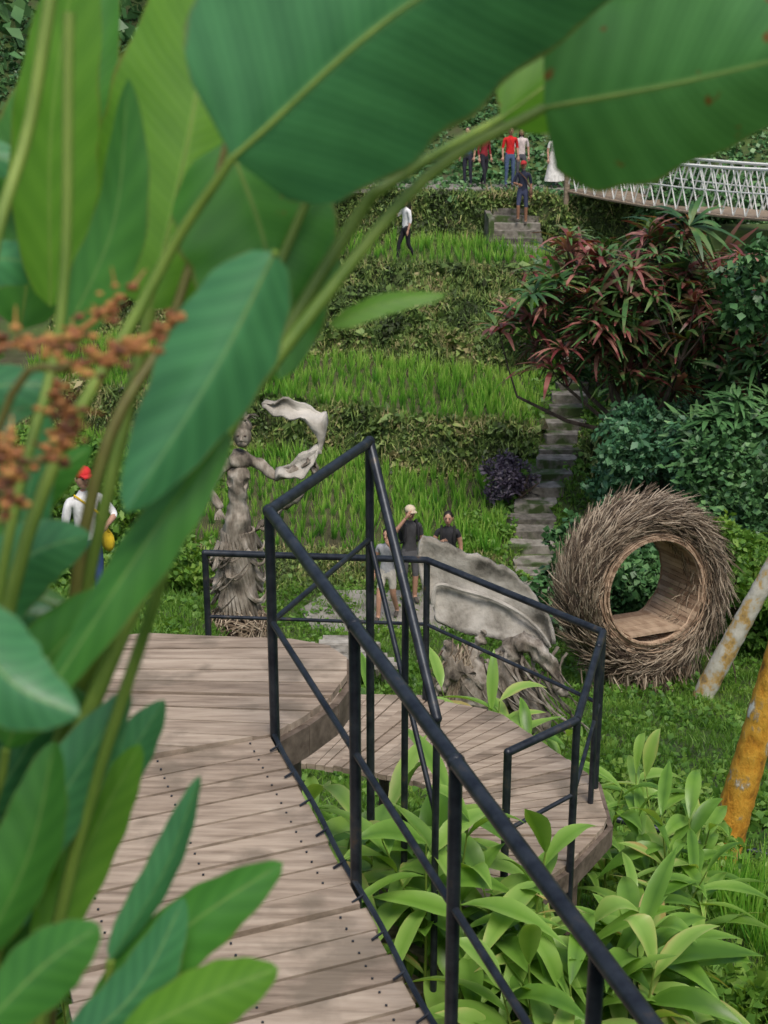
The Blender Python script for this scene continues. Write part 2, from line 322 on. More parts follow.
# ------------------------------------------------------------------ decks
def clip(poly,n,c):
    out=[]
    for i in range(len(poly)):
        a=poly[i]; b=poly[(i+1)%len(poly)]; da=n[0]*a[0]+n[1]*a[1]-c; db=n[0]*b[0]+n[1]*b[1]-c
        if da<=0: out.append(a)
        if da*db<0: t=da/(da-db); out.append((a[0]+(b[0]-a[0])*t,a[1]+(b[1]-a[1])*t))
    return out
def plank(mb,poly,zf,th,mi=0,dz=0):
    if len(poly)<3: return
    ar=sum(poly[i][0]*poly[(i+1)%len(poly)][1]-poly[(i+1)%len(poly)][0]*poly[i][1] for i in range(len(poly)))/2
    if abs(ar)<.002: return
    if ar<0: poly=poly[::-1]
    n=len(poly); V=[(x,y,zf(x,y)+dz) for x,y in poly]+[(x,y,zf(x,y)+dz-th) for x,y in poly]
    mb.add(V,[tuple(range(n)),tuple(range(2*n-1,n-1,-1))]+[(i,i+n,(i+1)%n+n,(i+1)%n) for i in range(n)],mi,random.random())
def rimband(mb,poly,zf,h,w=.03,mi=1,up=.0,inside=None):
    P=[Vector((x,y,zf(x,y))) for x,y in poly]; cx,cy=inside
    for a,b in zip(P[:-1],P[1:]):
        d=(b-a)
        nrm=Vector((d.y,-d.x,0)).normalized(); mid=(a+b)/2
        if nrm.dot(mid-Vector((cx,cy,mid.z)))<0: nrm=-nrm
        V=[a+Vector((0,0,up)),b+Vector((0,0,up)),b+nrm*w+Vector((0,0,up)),a+nrm*w+Vector((0,0,up))]
        V+=[v-Vector((0,0,h)) for v in V]
        mb.add(V,[(0,1,2,3),(7,6,5,4),(0,4,5,1),(1,5,6,2),(2,6,7,3),(3,7,4,0)],mi,random.random())
SL=.366
ex=lambda y:-.49+SL*(5.605-y)
zmain=lambda x,y:-2.95-.0726*(5.605-y)
mb=MB(); DW=1.0; main=[(ex(5.605),5.605),(ex(2.3),2.3),(ex(2.3)-DW,2.3-SL*DW),(ex(5.605)-DW,5.605-SL*DW)]
u=Vector((SL,-1)).normalized(); s=u.x*main[0][0]+u.y*main[0][1]
pw=.135
for i in range(32):
    c0=s+i*pw; p=clip(clip(main,(-u.x,-u.y),-(c0+.007)),(u.x,u.y),c0+pw-.007)
    j=random.gauss(0,.007); p=[(x+j,y+j*SL) for x,y in p]
    plank(mb,p,zmain,.035,0,random.gauss(0,.003))
    # nail heads
    for o_ in (.1,.5,.9):
        for q_ in (.035,.10):
            cx_=main[0][0]-o_*DW; 
            c_=Vector((main[0][0],main[0][1],0))+Vector((u.x,u.y,0))*(i*pw+q_)-Vector((-u.y,u.x,0))*(o_*DW)
            if c_.y>2.3: mb.box((c_.x,c_.y,zmain(0,c_.y)+.003),(.004,.004,.002),2)
rimband(mb,[(ex(5.605)-.03,5.605),(ex(2.3)-.03,2.3)],lambda x,y:zmain(x,y)-.04,.12,.03,1,inside=(-2,4))
mb.tube([(ex(y)+.012+.005*math.sin(y*9),y,zmain(0,y)+.012) for y in np.linspace(5.6,2.3,40)],.011,6,2)
for k in range(16):
    y=5.5-k*.2; mb.tube([(ex(y)+.012,y,zmain(0,y)+.02),(ex(y)-.03,y-.03,zmain(0,y)+.006)],.005,5,2)
for y in (5.2,4.2,3.2):
    for o_ in(.12,DW-.1): mb.tube([(ex(y)-o_,y,zmain(0,y)-.04),(ex(y)-o_,y,-5.2)],.035,8,1)
mb.obj('wooden_walkway',[M['wood'],M['rim'],M['metal']],False)
mb=MB(); zp=lambda x,y:-2.946
plat=[(-.49,5.612),(-.36,5.78),(-.24,5.98),(-.175,6.2),(-.18,6.4),(-.27,6.54),(-.46,6.62),(-1.2,6.70),(-1.55,6.6),(-1.55,5.225)]
fc=(-7.5,6.35); a0=math.radians(-9.5)
while a0<math.radians(4):
    da=.125/6.6; r0,r1=a0+.0010,a0+da-.0010
    n0=(math.sin(r0),-math.cos(r0)); n1=(-math.sin(r1),math.cos(r1))
    plank(mb,clip(clip(plat,n0,n0[0]*fc[0]+n0[1]*fc[1]),n1,n1[0]*fc[0]+n1[1]*fc[1]),zp,.035,0,random.gauss(0,.0025)); a0+=da
rimband(mb,plat[:8],lambda x,y:-2.946-.038,.15,.035,1,inside=(-1,6))
for x,y in((-.42,6.0),(-.5,6.45),(-1.4,6.4),(-.62,5.75)): mb.tube([(x,y,-3.0),(x,y,-6)],.035,8,1)
mb.obj('wooden_platform',[M['wood'],M['rim'],M['metal'],M['wood']],False)
mb=MB(); zl=lambda x,y:-4.337
def lin(P,n):
    Q=[Vector((x,y,0)) for x,y in P]; L=[0]
    for a,b in zip(Q[:-1],Q[1:]): L.append(L[-1]+(b-a).length)
    out=[]
    for i in range(n+1):
        d_=L[-1]*i/n; k=max(j for j in range(len(L)-1) if L[j]<=d_+1e-9); t=(d_-L[k])/(L[k+1]-L[k]); p=Q[k].lerp(Q[k+1],t); out.append((p.x,p.y))
    return out
outer=[(-.6,8.88),(.28,8.80),(.76,8.56),(1.27,7.68),(1.27,7.2),(1.0,6.78),(.52,6.28)]
inner=[(-.75,7.95),(-.1,7.78),(.2,7.66),(.44,7.42),(.5,7.2),(.42,6.95),(.12,6.62)]
NO=40; oo=lin(outer,NO); ii_=lin(inner,NO)
for i in range(NO):
    a,b,c_,d_=Vector(oo[i]),Vector(oo[i+1]),Vector(ii_[i+1]),Vector(ii_[i])
    g_=.045
    plank(mb,[tuple(a.lerp(b,g_)),tuple(b.lerp(a,g_)),tuple(c_.lerp(d_,g_)),tuple(d_.lerp(c_,g_))],zl,.035,0,random.gauss(0,.003))
rimband(mb,outer,lambda x,y:-4.337-.03,.12,.03,1,inside=(0,7.3))
for x,y in((1.15,7.7),(1.05,7.0),(.6,8.5),(0,8.7)): mb.tube([(x,y,-4.4),(x,y,-7)],.035,8,1)
for i in range(5):
    q=[(.1-.26*i,6.62-.06*i),(.52-.26*i,6.25-.1*i),(.3-.26*i,6.1-.1*i),(-.12-.26*i,6.45-.05*i)]
    plank(mb,q,lambda x,y,i=i:-4.5-.16*i,.04,0)
mb.obj('angled_wooden_landing',[M['wood'],M['rim']],False)

# ------------------------------------------------------------------ railings
R=.0215
def pipe(mb,pts,r): 
    mb.tube(pts,r,10)
    for p in pts: mb.sph(p,r*1.02,0,10,6)
mb=MB(); H=1.025
edge=lambda y,h=0:(ex(y)+.02,y,zmain(0,y)+h)
for y in (5.605,4.6,3.75,2.93,2.35): pipe(mb,[edge(y,-.16),edge(y,H)],R)
pipe(mb,[edge(5.605,H),edge(2.2,H)],.0245)
pipe(mb,[edge(5.605,H*.52),edge(2.2,H*.52)],.0135)
B=Vector((-.07,6.72,0)); bz=-1.955
pipe(mb,[(B.x,B.y,bz),(B.x,B.y,-4.3)],R)
pipe(mb,[edge(5.605,H),(B.x,B.y,bz)],.0245)
pipe(mb,[edge(5.605,H*.52),(B.x,B.y,bz-.5)],.0135)
e2=Vector((.24,5.92,-3.03))
pipe(mb,[(B.x,B.y,bz),e2],.0245); pipe(mb,[e2,(e2.x,e2.y,-4.9)],R*.8)
pipe(mb,[(B.x,B.y,bz-.5),(e2.x,e2.y,e2.z-.5)],.0135)
mq=(Vector((B.x,B.y,bz))*.45+e2*.55); pipe(mb,[mq,(mq.x,mq.y,-4.5)],R*.8)
for p in (edge(5.605,H),edge(4.6,H),edge(3.75,H),(B.x,B.y,bz)): mb.sph(p,(.029,.029,.029),0,10,6)
mb.obj('metal_railing',[M['metal']])
mb=MB(); zt=-3.337
T=[(-1.17,8.87),(.277,8.74),(1.248,7.59)]
tp=[(x,y,zt) for x,y in T]
pipe(mb,tp,.0225)
pipe(mb,[(x,y,zt-.45) for x,y in T],.0125)
end=(1.0,6.75,-3.464); pipe(mb,[tp[2],end],.0225); pipe(mb,[(1.248,7.59,zt-.45),(1.0,6.75,-3.9)],.0125)
pipe(mb,[end,(.62,6.47,-3.5)],.0225); pipe(mb,[(1.0,6.75,-3.9),(.62,6.47,-3.95)],.0125)
for x,y in T: pipe(mb,[(x,y,zt),(x,y,-4.6)],R)
pipe(mb,[end,(1.0,6.75,-4.6)],R); pipe(mb,[(.62,6.47,-3.5),(.62,6.47,-4.7)],R)
pipe(mb,[(1.2,7.42,zt-.01),(1.2,7.42,-4.5)],R*.8)
mb.obj('metal_railing',[M['metal']])
mb=MB(); pipe(mb,[(1.9,10.6,-6.35),(3.5,10.2,-6.55),(4.8,9.7,-6.5)],.03)
for x,y in((2.2,10.5),(3.5,10.2)): pipe(mb,[(x,y,-6.4),(x,y,-7.1)],.025)
mb.obj('pipe_handrail',[M['metal']])

# ------------------------------------------------------------------ stone path and steps
mb=MB(); y=23.4
while y<39.5:
    z=float(pathz(y)); x=float(pathx(y)); w_=random.uniform(.38,.5)
    q=[(x+sx*w_*random.uniform(.85,1.1),y+sy*random.uniform(.17,.25)) for sx,sy in((-1,-1),(0,-1.05),(1,-1),(1.05,0),(1,1),(0,1),(-1,1),(-1.05,0))]
    plank(mb,q,lambda a,b,z=z:z+.1,.22,0,random.gauss(0,.02)); y+=random.uniform(.55,.68)
mb.obj('stone_steps',[M['stone']],False)
mb=MB()
for i in range(8): mb.box((3.95,43.1+i*.37,-6.62+i*.17),(.75,.22,.12),0,0,random.random())
mb.box((3.15,44.4,-6.2),(.08,1.5,.5),0); mb.obj('stone_steps',[M['stone']],False)
mb=MB()
poly=[(-1.2,23.0),(1.9,22.9),(2.6,23.6),(2.3,24.9),(-1.0,24.9),(-1.5,24.0)]
plank(mb,poly,lambda x,y:-10.1,.25); mb.obj('stone_terrace',[M['path']],False)
mb=MB(); plank(mb,[(-12,46.4),(12,46.1),(12,48.8),(-12,48.8)],lambda x,y:-5.22,.12); mb.obj('path',[M['path']],False)
mb=MB()
for i in range(7):
    yy=19.3+i*.21; plank(mb,[(-1.25+.05*i,yy),(.25-.1*i,yy),(.25-.1*i,yy+.19),(-1.25+.05*i,yy+.19)],lambda x,y:-9.0-.1*(y-19),.05)
for x in(-1.0,0): mb.tube([(x,19.6,-9.05),(x,19.6,-9.9)],.05,6); mb.tube([(x-.1,20.4,-9.15),(x-.1,20.4,-10)],.05,6)
mb.obj('wooden_bench',[M['wing']],False)

# ------------------------------------------------------------------ rope bridge
mb=MB()
A=Vector((6.1,44.4,-5.0)); Bq=Vector((14.6,30.0,-3.95)); nn=60
d=(Bq-A); sd=Vector((d.y,-d.x,0)).normalized()*.75
def bp(t,o,h): 
    p=A.lerp(Bq,t); return p+sd*o+Vector((0,0,h-.7*4*t*(1-t)*.6))
for i in range(nn):
    t=i/nn; p=bp(t,0,0); q=bp((i+.8)/nn,0,0); ang=math.atan2(d.y,d.x)
    mb.box((p+q)/2,((q-p).length/2,.74,.02),0,ang,random.random())
for o in(-1,1):
    mb.tube([bp(t,o,-.03) for t in np.linspace(0,1,24)],.045,6,0)
    mb.tube([bp(t,o,1.2) for t in np.linspace(0,1,24)],.045,6,1)
    mb.tube([bp(t,o,.6) for t in np.linspace(0,1,24)],.022,5,1)
    k=38
    for i in range(k):
        t0,t1=i/k,(i+1)/k
        mb.tube([bp(t0,o,0),bp(t1,o,1.2)],.022,4,1,cap=False); mb.tube([bp(t0,o,1.2),bp(t1,o,0)],.022,4,1,cap=False)
for o in(-1,1): mb.tube([bp(0,o,-1.2),bp(0,o,1.6)],.09,8,0)
mb.obj('rope_bridge',[M['bamboo'],M['rope']],False)

# ------------------------------------------------------------------ skin grower
def grow(name,V,E,Rr,root=0,sub=1,mats=(),faceM=None,parent=None,noise=0):
    me=D.meshes.new(name+'_src'); me.from_pydata([tuple(v) for v in V],E,[]); o=link(D.objects.new(name+'_src',me))
    mo=o.modifiers.new('s','SKIN'); mo.use_smooth_shade=True
    sv=me.skin_vertices[0].data
    for i,r in enumerate(Rr):
        sv[i].radius=(r if hasattr(r,'__len__') else (r,r)); sv[i].use_root=(i==root)
    ss=o.modifiers.new('u','SUBSURF'); ss.levels=sub; ss.render_levels=sub
    C.view_layer.update(); dg=C.evaluated_depsgraph_get(); m2=D.meshes.new_from_object(o.evaluated_get(dg))
    D.objects.remove(o); m2.name=name
    if noise:
        for v in m2.vertices:
            c=v.co; k=math.sin(c.x*23+c.z*9)*math.sin(c.y*19-c.z*14)+.6*math.sin(c.z*41+c.x*31)+.5*math.sin(c.x*60+c.y*50)
            v.co=c+v.normal*k*noise
    m2.materials.clear()
    for m in mats: m2.materials.append(m)
    if faceM:
        for p in m2.polygons: p.material_index=faceM(p.center)
    for p in m2.polygons: p.use_smooth=True
    ob=link(D.objects.new(name,m2)); 
    if parent: ob.parent=parent
    return ob
CL={}
def cloth(c):
    k=tuple(c)
    if k not in CL: CL[k]=noisemat('cloth_%d'%len(CL),[(.3,tuple(x*.6 for x in c)),(.65,c)],(14,14,9),.9,4,.4,.01)
    return CL[k]
def person(name,loc,yaw,H,pose={},shirt=(.5,.5,.5),pants=(.05,.05,.07),shoe=(.08,.07,.06),sleeve=.5,leg=1.0,skin=None,hair='short',hat=None,pack=None,dress=None,bag=None):
    skin=skin or SK; e=empty(name,loc,yaw); k=H/1.7; e.scale=(k,k,k)
    J=dict(pel=(0,0,.93),wai=(0,0,1.08),che=(0,.0,1.28),nb=(0,.01,1.42),nk=(0,-.0,1.50),
     sl=(-.165,0,1.39),el=(-.22,.02,1.12),wl=(-.23,-.06,.88),sr=(.165,0,1.39),er=(.22,.02,1.12),wr=(.23,-.06,.88),
     hl=(-.09,0,.87),kl=(-.1,-.02,.49),al=(-.1,.02,.09),tl=(-.11,-.14,.035),hr=(.09,0,.87),kr=(.1,-.02,.49),ar=(.1,.02,.09),tr=(.11,-.14,.035))
    J.update(pose); names=list(J)
    rad=dict(pel=(.135,.1),wai=(.115,.085),che=(.135,.1),nb=(.075,.07),nk=.052,sl=.062,el=.04,wl=.027,sr=.062,er=.04,wr=.027,hl=.088,kl=.056,al=.04,tl=.034,hr=.088,kr=.056,ar=.04,tr=.034)
    bones=[('pel','wai','S'),('wai','che','S'),('che','nb','S'),('nb','nk','K'),('che','sl','S'),('sl','el','U'),('el','wl','A'),('che','sr','S'),('sr','er','U'),('er','wr','A'),
     ('pel','hl','P'),('hl','kl','T'),('kl','al','C'),('al','tl','F'),('pel','hr','P'),('hr','kr','T'),('kr','ar','C'),('ar','tr','F')]
    def fm(c):
        best=(9,0)
        for a,b,t in bones:
            A_=Vector(J[a]);B_=Vector(J[b]); ab=B_-A_; u_=max(0,min(1,(c-A_).dot(ab)/ab.length_squared)); dd=(c-(A_+ab*u_)).length
            ra=rad[a]; ra=ra[0] if hasattr(ra,'__len__') else ra; dd/=ra
            if dd<best[0]:
                if t=='S':m=1
                elif t=='K':m=0
                elif t=='U':m=1 if u_<sleeve*2 else 0
                elif t=='A':m=1 if sleeve>.5 and u_<(sleeve-.5)*2 else 0
                elif t=='P':m=2
                elif t=='T':m=2 if u_<leg*2 else 0
                elif t=='C':m=2 if leg>.5 and u_<(leg-.5)*2 else 0
                else:m=3
                best=(dd,m)
        return best[1]
    mats=[skin,cloth(shirt),cloth(pants),cloth(shoe)]
    grow('body',[J[n] for n in names],[(names.index(a),names.index(b)) for a,b,_ in bones],[rad[n] for n in names],0,2,mats,fm,e)
    hc=Vector(J['nk'])+Vector((0,-.015,.115)); mb=MB()
    mb.sph(hc,(.075,.092,.112),0,16,12); mb.sph(hc+Vector((0,-.035,-.06)),(.05,.05,.045),0,10,8)
    mb.tube([hc+Vector((0,-.088,.012)),hc+Vector((0,-.112,-.022))],[.008,.015],6,0)
    for sx in(-1,1):
        mb.sph(hc+Vector((sx*.077,.005,-.005)),(.012,.02,.03),0,8,6); mb.sph(hc+Vector((sx*.03,-.084,.01)),(.012,.008,.008),2,8,6)
        mb.tube([hc+Vector((sx*.016,-.09,.03)),hc+Vector((sx*.045,-.084,.032))],.004,5,1)
    mb.tube([hc+Vector((-.022,-.086,-.05)),hc+Vector((0,-.092,-.05)),hc+Vector((.022,-.086,-.05))],.006,6,3)
    mb.sph(hc+Vector((0,.018,.028)),(.084,.092,.098),1,16,12)
    if hair=='long':
        mb.tube([hc+Vector((0,.05,.03)),hc+Vector((0,.075,-.1)),hc+Vector((0,.1,-.28)),hc+Vector((0,.09,-.4))],[.08,.085,.07,.03],10,1)
    if hair=='bun': mb.sph(hc+Vector((0,.11,.06)),.045,1)
    if hat:
        mb.sph(hc+Vector((0,.008,.055)),(.092,.105,.075),4,14,8); mb.box(hc+Vector((0,-.13,.05)),(.06,.05,.008),4)
    mb.obj('head',[skin,HAIR,EYE,LIP,cloth(hat or (.1,.1,.1))],True,e)
    for s_,w_,el_ in((-1,'wl','el'),(1,'wr','er')):
        w=Vector(J[w_]); dr=(w-Vector(J[el_])).normalized(); sd_=dr.cross(Vector((0,1,0)));
        if sd_.length<.3: sd_=dr.cross(Vector((1,0,0)))
        sd_.normalize(); nrm=sd_.cross(dr); mb=MB()
        mb.tube([w-dr*.01,w+dr*.03,w+dr*.075,w+dr*.09],[.024,.032,.034,.03],8)
        for f in range(4):
            b0=w+dr*.08+sd_*(-.024+.016*f); Lf=(.062,.072,.068,.052)[f]
            mb.tube([b0,b0+dr*Lf*.5+nrm*.004,b0+dr*Lf*.85+nrm*.022],[.0095,.0085,.006],6)
        b0=w+dr*.03+sd_*-.026; mb.tube([b0,b0+dr*.03-sd_*.022,b0+dr*.06-sd_*.028],[.011,.01,.007],6)
        mb.obj('hand',[skin],True,e)
    if pack:
        mb=MB(); mb.sph((0,.19,1.2),(.15,.1,.22),0,14,10)
        for sx in(-1,1): mb.tube([(sx*.1,.12,1.38),(sx*.11,0,1.47),(sx*.11,-.11,1.36),(sx*.12,-.1,1.15),(sx*.13,.1,1.05)],.022,6,0)
        mb.obj('backpack',[cloth(pack)],True,e)
    if dress:
        mb=MB(); rr=[(1.12,.125),(.95,.17),(.7,.2),(.45,.24),(.2,.29)]; V=[];Fq=[]; sg=24
        for z,r in rr:
            for q in range(sg): an=q/sg*6.283; r_=r*(1+.06*math.sin(an*7)*(1.1-z)); V.append((r_*math.cos(an),r_*math.sin(an)*.8,z))
        for i in range(len(rr)-1):
            for q in range(sg): Fq.append((i*sg+q,i*sg+(q+1)%sg,(i+1)*sg+(q+1)%sg,(i+1)*sg+q))
        mb.add(V,Fq); mb.obj('skirt',[cloth(dress)],True,e)
    if bag:
        mb=MB(); mb.sph((.22,-.02,.9),(.06,.13,.12),0); mb.tube([(.22,-.08,1.0),(.1,-.12,1.25),(-.12,-.05,1.46),(-.05,.12,1.3),(.2,.08,1.0)],.012,6); mb.obj('shoulder_bag',[cloth(bag)],True,e)
    return e
g=lambda x,y:float(ground(x,y))
wk=dict(kl=(-.1,-.16,.5),al=(-.1,-.2,.12),tl=(-.11,-.36,.06),kr=(.1,.02,.49),ar=(.1,.24,.12),tr=(.11,.1,.03))
zt_=-10.1
person('woman',(.06,23.5,zt_),-.35,1.68,dict(wk,er=(.24,-.1,1.2),wr=(.1,-.16,1.47)),(.42,.42,.44),(.6,.56,.5),sleeve=.08,leg=.33,hair='bun')
person('man',(.46,24.3,zt_),.3,1.82,dict(el=(-.3,-.1,1.32),wl=(-.12,-.16,1.58)),(.06,.06,.065),(.12,.12,.13),sleeve=.35,leg=.5,hat=(.6,.5,.36),pack=(.02,.02,.025))
person('woman',(1.13,24.1,zt_),-.1,1.78,dict(el=(-.25,-.02,1.15),wl=(-.1,-.18,1.25)),(.03,.03,.035),(.3,.3,.32),sleeve=.05,leg=.4,hair='bun',pack=(.02,.02,.02))
person('woman',(.62,41.2,g(.62,41.2)),-1.1,1.8,dict(wk,el=(-.26,-.12,1.2),wl=(-.2,-.22,1.35)),(.8,.8,.8),(.015,.015,.02),sleeve=.6,hair='long')
pz=-5.22
person('man',(3.95,46.6,pz),.2,1.85,{},(.65,.02,.02),(.08,.12,.22),sleeve=.5)
person('woman',(3.15,46.8,pz),.6,1.75,wk,(.25,.02,.03),(.02,.02,.03),sleeve=.8,hair='long')
person('man',(2.65,46.9,pz),-.5,1.8,{},(.06,.1,.2),(.03,.03,.05),sleeve=.6)
person('woman',(4.35,47.2,pz),0,1.75,{},(.7,.6,.58),(.1,.1,.12),sleeve=.4,hair='long')
person('woman',(5.35,46.7,pz),.3,1.7,{},(.78,.76,.72),(.7,.7,.68),sleeve=.3,hair='long',dress=(.78,.76,.72))
person('woman',(5.65,47.0,pz),-.4,1.7,{},(.7,.7,.7),(.6,.6,.6),sleeve=.3,hair='long',dress=(.7,.68,.66))
person('man',(4.15,44.1,-6.62+2.7*.17+.12),-.2,1.85,dict(kl=(-.1,-.14,.55),al=(-.1,-.1,.17),tl=(-.11,-.26,.12),el=(-.26,-.06,1.14),wl=(-.1,-.22,1.12)),(.02,.025,.05),(.05,.06,.12),sleeve=.5,leg=.5,skin=SKD,hat=(.4,.03,.03),bag=(.15,.08,.05))
person('person',(-3.1,14.2,g(-3.1,14.2)),.6,1.72,dict(er=(.28,-.12,1.2),wr=(.12,-.25,1.15)),(.8,.8,.8),(.04,.08,.22),sleeve=.6,hat=(.6,.03,.03),bag=(.8,.55,.03))

# ------------------------------------------------------------------ driftwood statues
e=empty('dancer_statue',(-1.74,16.0,g(-1.74,16.0)+.05))
V=[(.02,0,.45),(.0,0,.95),(-.02,.02,1.25),(.03,0,1.5),(.04,0,1.85),(.06,-.01,2.15),(.08,0,2.36),(.10,-.02,2.48),
   (-.12,-.02,2.3),(-.3,-.12,2.05),(-.12,-.26,1.85),(.28,.0,2.32),(.5,-.05,2.15),(.78,-.08,2.28),(-.02,-.09,2.1),(.14,-.09,2.1),(-.16,-.05,.7),(.2,.05,.65)]
E=[(0,1),(1,2),(2,3),(3,4),(4,5),(5,6),(6,7),(6,8),(8,9),(9,10),(6,11),(11,12),(12,13),(5,14),(5,15),(1,16),(1,17)]
Rr=[.16,.14,.17,(.21,.17),(.125,.11),(.17,.13),.1,.065,.075,.055,.04,.075,.055,.04,.075,.075,.09,.08]
grow('figure',V,E,Rr,3,2,[M['drift']],None,e,.013)
mb=MB(); hc=Vector((.12,-.03,2.66)); mb.sph(hc,(.105,.12,.15),0,16,12); mb.sph(hc+Vector((0,-.05,-.08)),(.065,.065,.055)); mb.tube([hc+Vector((0,-.115,.02)),hc+Vector((0,-.15,-.03))],[.01,.02],6)
for sx in(-1,1): mb.sph(hc+Vector((sx*.04,-.11,.02)),(.02,.012,.012),1,8,6)
mb.sph(hc+Vector((0,.03,.09)),(.115,.12,.1)); mb.sph(hc+Vector((0,.06,.22)),(.06,.06,.08))
for i in range(20):
    a=random.random()*6.28; p=hc+Vector((0,.03,.12)); l=random.uniform(.7,1.5); mb.tube([p+Vector((math.cos(a)*.05*k*l,math.sin(a)*.04*k,(.07*k-.012*k*k)*l)) for k in range(5)],[.025,.022,.016,.01,.004],5)
for i in range(5): mb.tube([Vector((-.14,-.28,1.84)),Vector((-.14+.02*(i-2),-.34,1.80)),Vector((-.13+.03*(i-2),-.38,1.75))],[.016,.014,.008],5); mb.tube([Vector((.8,-.09,2.3)),Vector((.86,-.09+.02*(i-2),2.34)),Vector((.9,-.09+.03*(i-2),2.38))],[.016,.014,.008],5)
mb.obj('head',[M['drift'],M['bark']],True,e)
mb=MB()
for i in range(44):
    a=random.random()*6.28; zz=.75+random.random()*.72; r=.19; p=Vector((r*math.cos(a),r*math.sin(a)*.9,zz)); pts=[]
    for k in range(6): pts.append(p+Vector((math.cos(a+k*.3)*.06*k,math.sin(a+k*.3)*.05*k,-.15*k+.03*k*k)))
    mb.tube(pts,[.04,.034,.028,.02,.012,.005],5)
for i in range(26):
    a=i/26*6.28; mb.tube([Vector((.03+.19*math.cos(a),.16*math.sin(a),1.5)),Vector((.02+.2*math.cos(a+.4),.19*math.sin(a+.4),1.2)),Vector((.02+.17*math.cos(a+.9),.17*math.sin(a+.9),.8)),Vector((.02+.24*math.cos(a+1.2),.24*math.sin(a+1.2),.45))],[.02,.03,.03,.02],5)
mb.obj('skirt_roots',[M['drift']],True,e)
def ribbon(pts,w,parent,mat,th=.025):
    P=spline(pts,32); V=[];F=[]
    for i,p in enumerate(P):
        t=i/32; ww=w*(.35+.65*math.sin(math.pi*min(1,t*1.1+.05)))
        n=Vector((math.sin(t*3)*.3,.65,.7)).normalized()
        for j in range(7):
            q=(j/6-.5)*2; V.append(p+n*ww*q*.5+Vector((0,.05*math.sin(q*3+t*9),.035*math.sin(t*20+j*.7)+.02*math.sin(t*47))))
    for i in range(32):
        for j in range(6): F.append((i*7+j,i*7+j+1,(i+1)*7+j+1,(i+1)*7+j))
    m=MB(); m.add(V,F); o=m.obj('cloth_ribbon',[mat],True,parent); s_=o.modifiers.new('s','SOLIDIFY'); s_.thickness=th
ribbon([(.5,-.05,2.2),(.8,-.08,2.32),(1.02,0,2.5),(1.0,.05,2.78),(.65,.05,2.95),(.35,.1,2.98)],.36,e,M['wing'])
ribbon([(.85,-.05,2.35),(.95,0,2.2),(.78,0,1.95),(.5,0,1.72),(.25,0,1.5)],.2,e,M['drift'])
def twigs(mb,c,rx,rz,n,L,r=.008):
    for i in range(n):
        d=Vector((random.gauss(0,1),random.gauss(0,1),random.gauss(0,1))).normalized(); p=Vector(c)+Vector((d.x*rx,d.y*rx,d.z*rz))
        t=d.cross(Vector((random.gauss(0,1),random.gauss(0,1),random.gauss(0,1)))).normalized()
        mb.tube([p-t*L/2-d*L*.12,p,p+t*L/2-d*L*.1+d*random.random()*.08],[r,r,r*.4],4,0,random.random(),False)
mb=MB(); mb.sph((0,0,.24),(.33,.33,.3),0,14,10,.1); twigs(mb,(0,0,.24),.37,.33,460,.28,.009); mb.obj('round_base',[M['twig']],False,e)
e=empty('driftwood_sculpture',(1.37,16.0,g(1.37,16.0)+.05))
V=[(.05,0,.75),(.1,0,1.0),(.2,0,1.2),(.35,-.05,1.3),(.5,-.1,1.18),(-.1,-.05,.6),(-.3,-.1,.7),(-.5,-.1,1.0),(-.62,-.05,1.3),(-.5,-.15,.35),(-.6,-.1,-.1),
   (.35,-.1,.55),(.55,-.2,.25),(.5,-.15,-.1),(.1,.1,.2),(.0,.1,-.2),(.68,-.15,.95),(.8,-.2,.6),(-.78,-.2,.6),(-.3,.0,1.15),(-.15,0,1.4)]
E=[(0,1),(1,2),(2,3),(3,4),(0,5),(5,6),(6,7),(7,8),(6,9),(9,10),(0,11),(11,12),(12,13),(0,14),(14,15),(4,16),(16,17),(7,18),(6,19),(19,20)]
Rr=[.2,.17,.15,.12,.1,.18,.17,.12,.05,.13,.08,.17,.12,.07,.15,.1,.07,.04,.04,.08,.03]
grow('figure',V,E,Rr,0,2,[M['drift']],None,e,.032)
mb=MB()
for i in range(120):
    a=random.gauss(-1.5,1.2); p=Vector((random.gauss(0,.33),-.05+random.gauss(0,.08),.5+random.random()*.7)); l=random.uniform(.5,1.1); r=random.uniform(.01,.035)
    mb.tube([p+Vector((math.cos(a+k*.35)*.11*k*l,math.sin(a+k*.2)*.06*k,(-.13*k+random.gauss(0,.02))*l)) for k in range(6)],[r,r*.9,r*.75,r*.6,r*.4,r*.15],5,0,random.random(),False)
for i in range(110):
    p=Vector((-.5+random.gauss(0,.08),-.1,1.15+random.gauss(0,.08))); mb.tube([p,p+Vector((random.gauss(0,.06),-.06,-.18)),p+Vector((random.gauss(-.05,.12),-.08,-.5-.3*random.random()))],[.009,.008,.003],4,1,random.random(),False)
mb.obj('roots',[M['drift'],M['twig']],False,e)
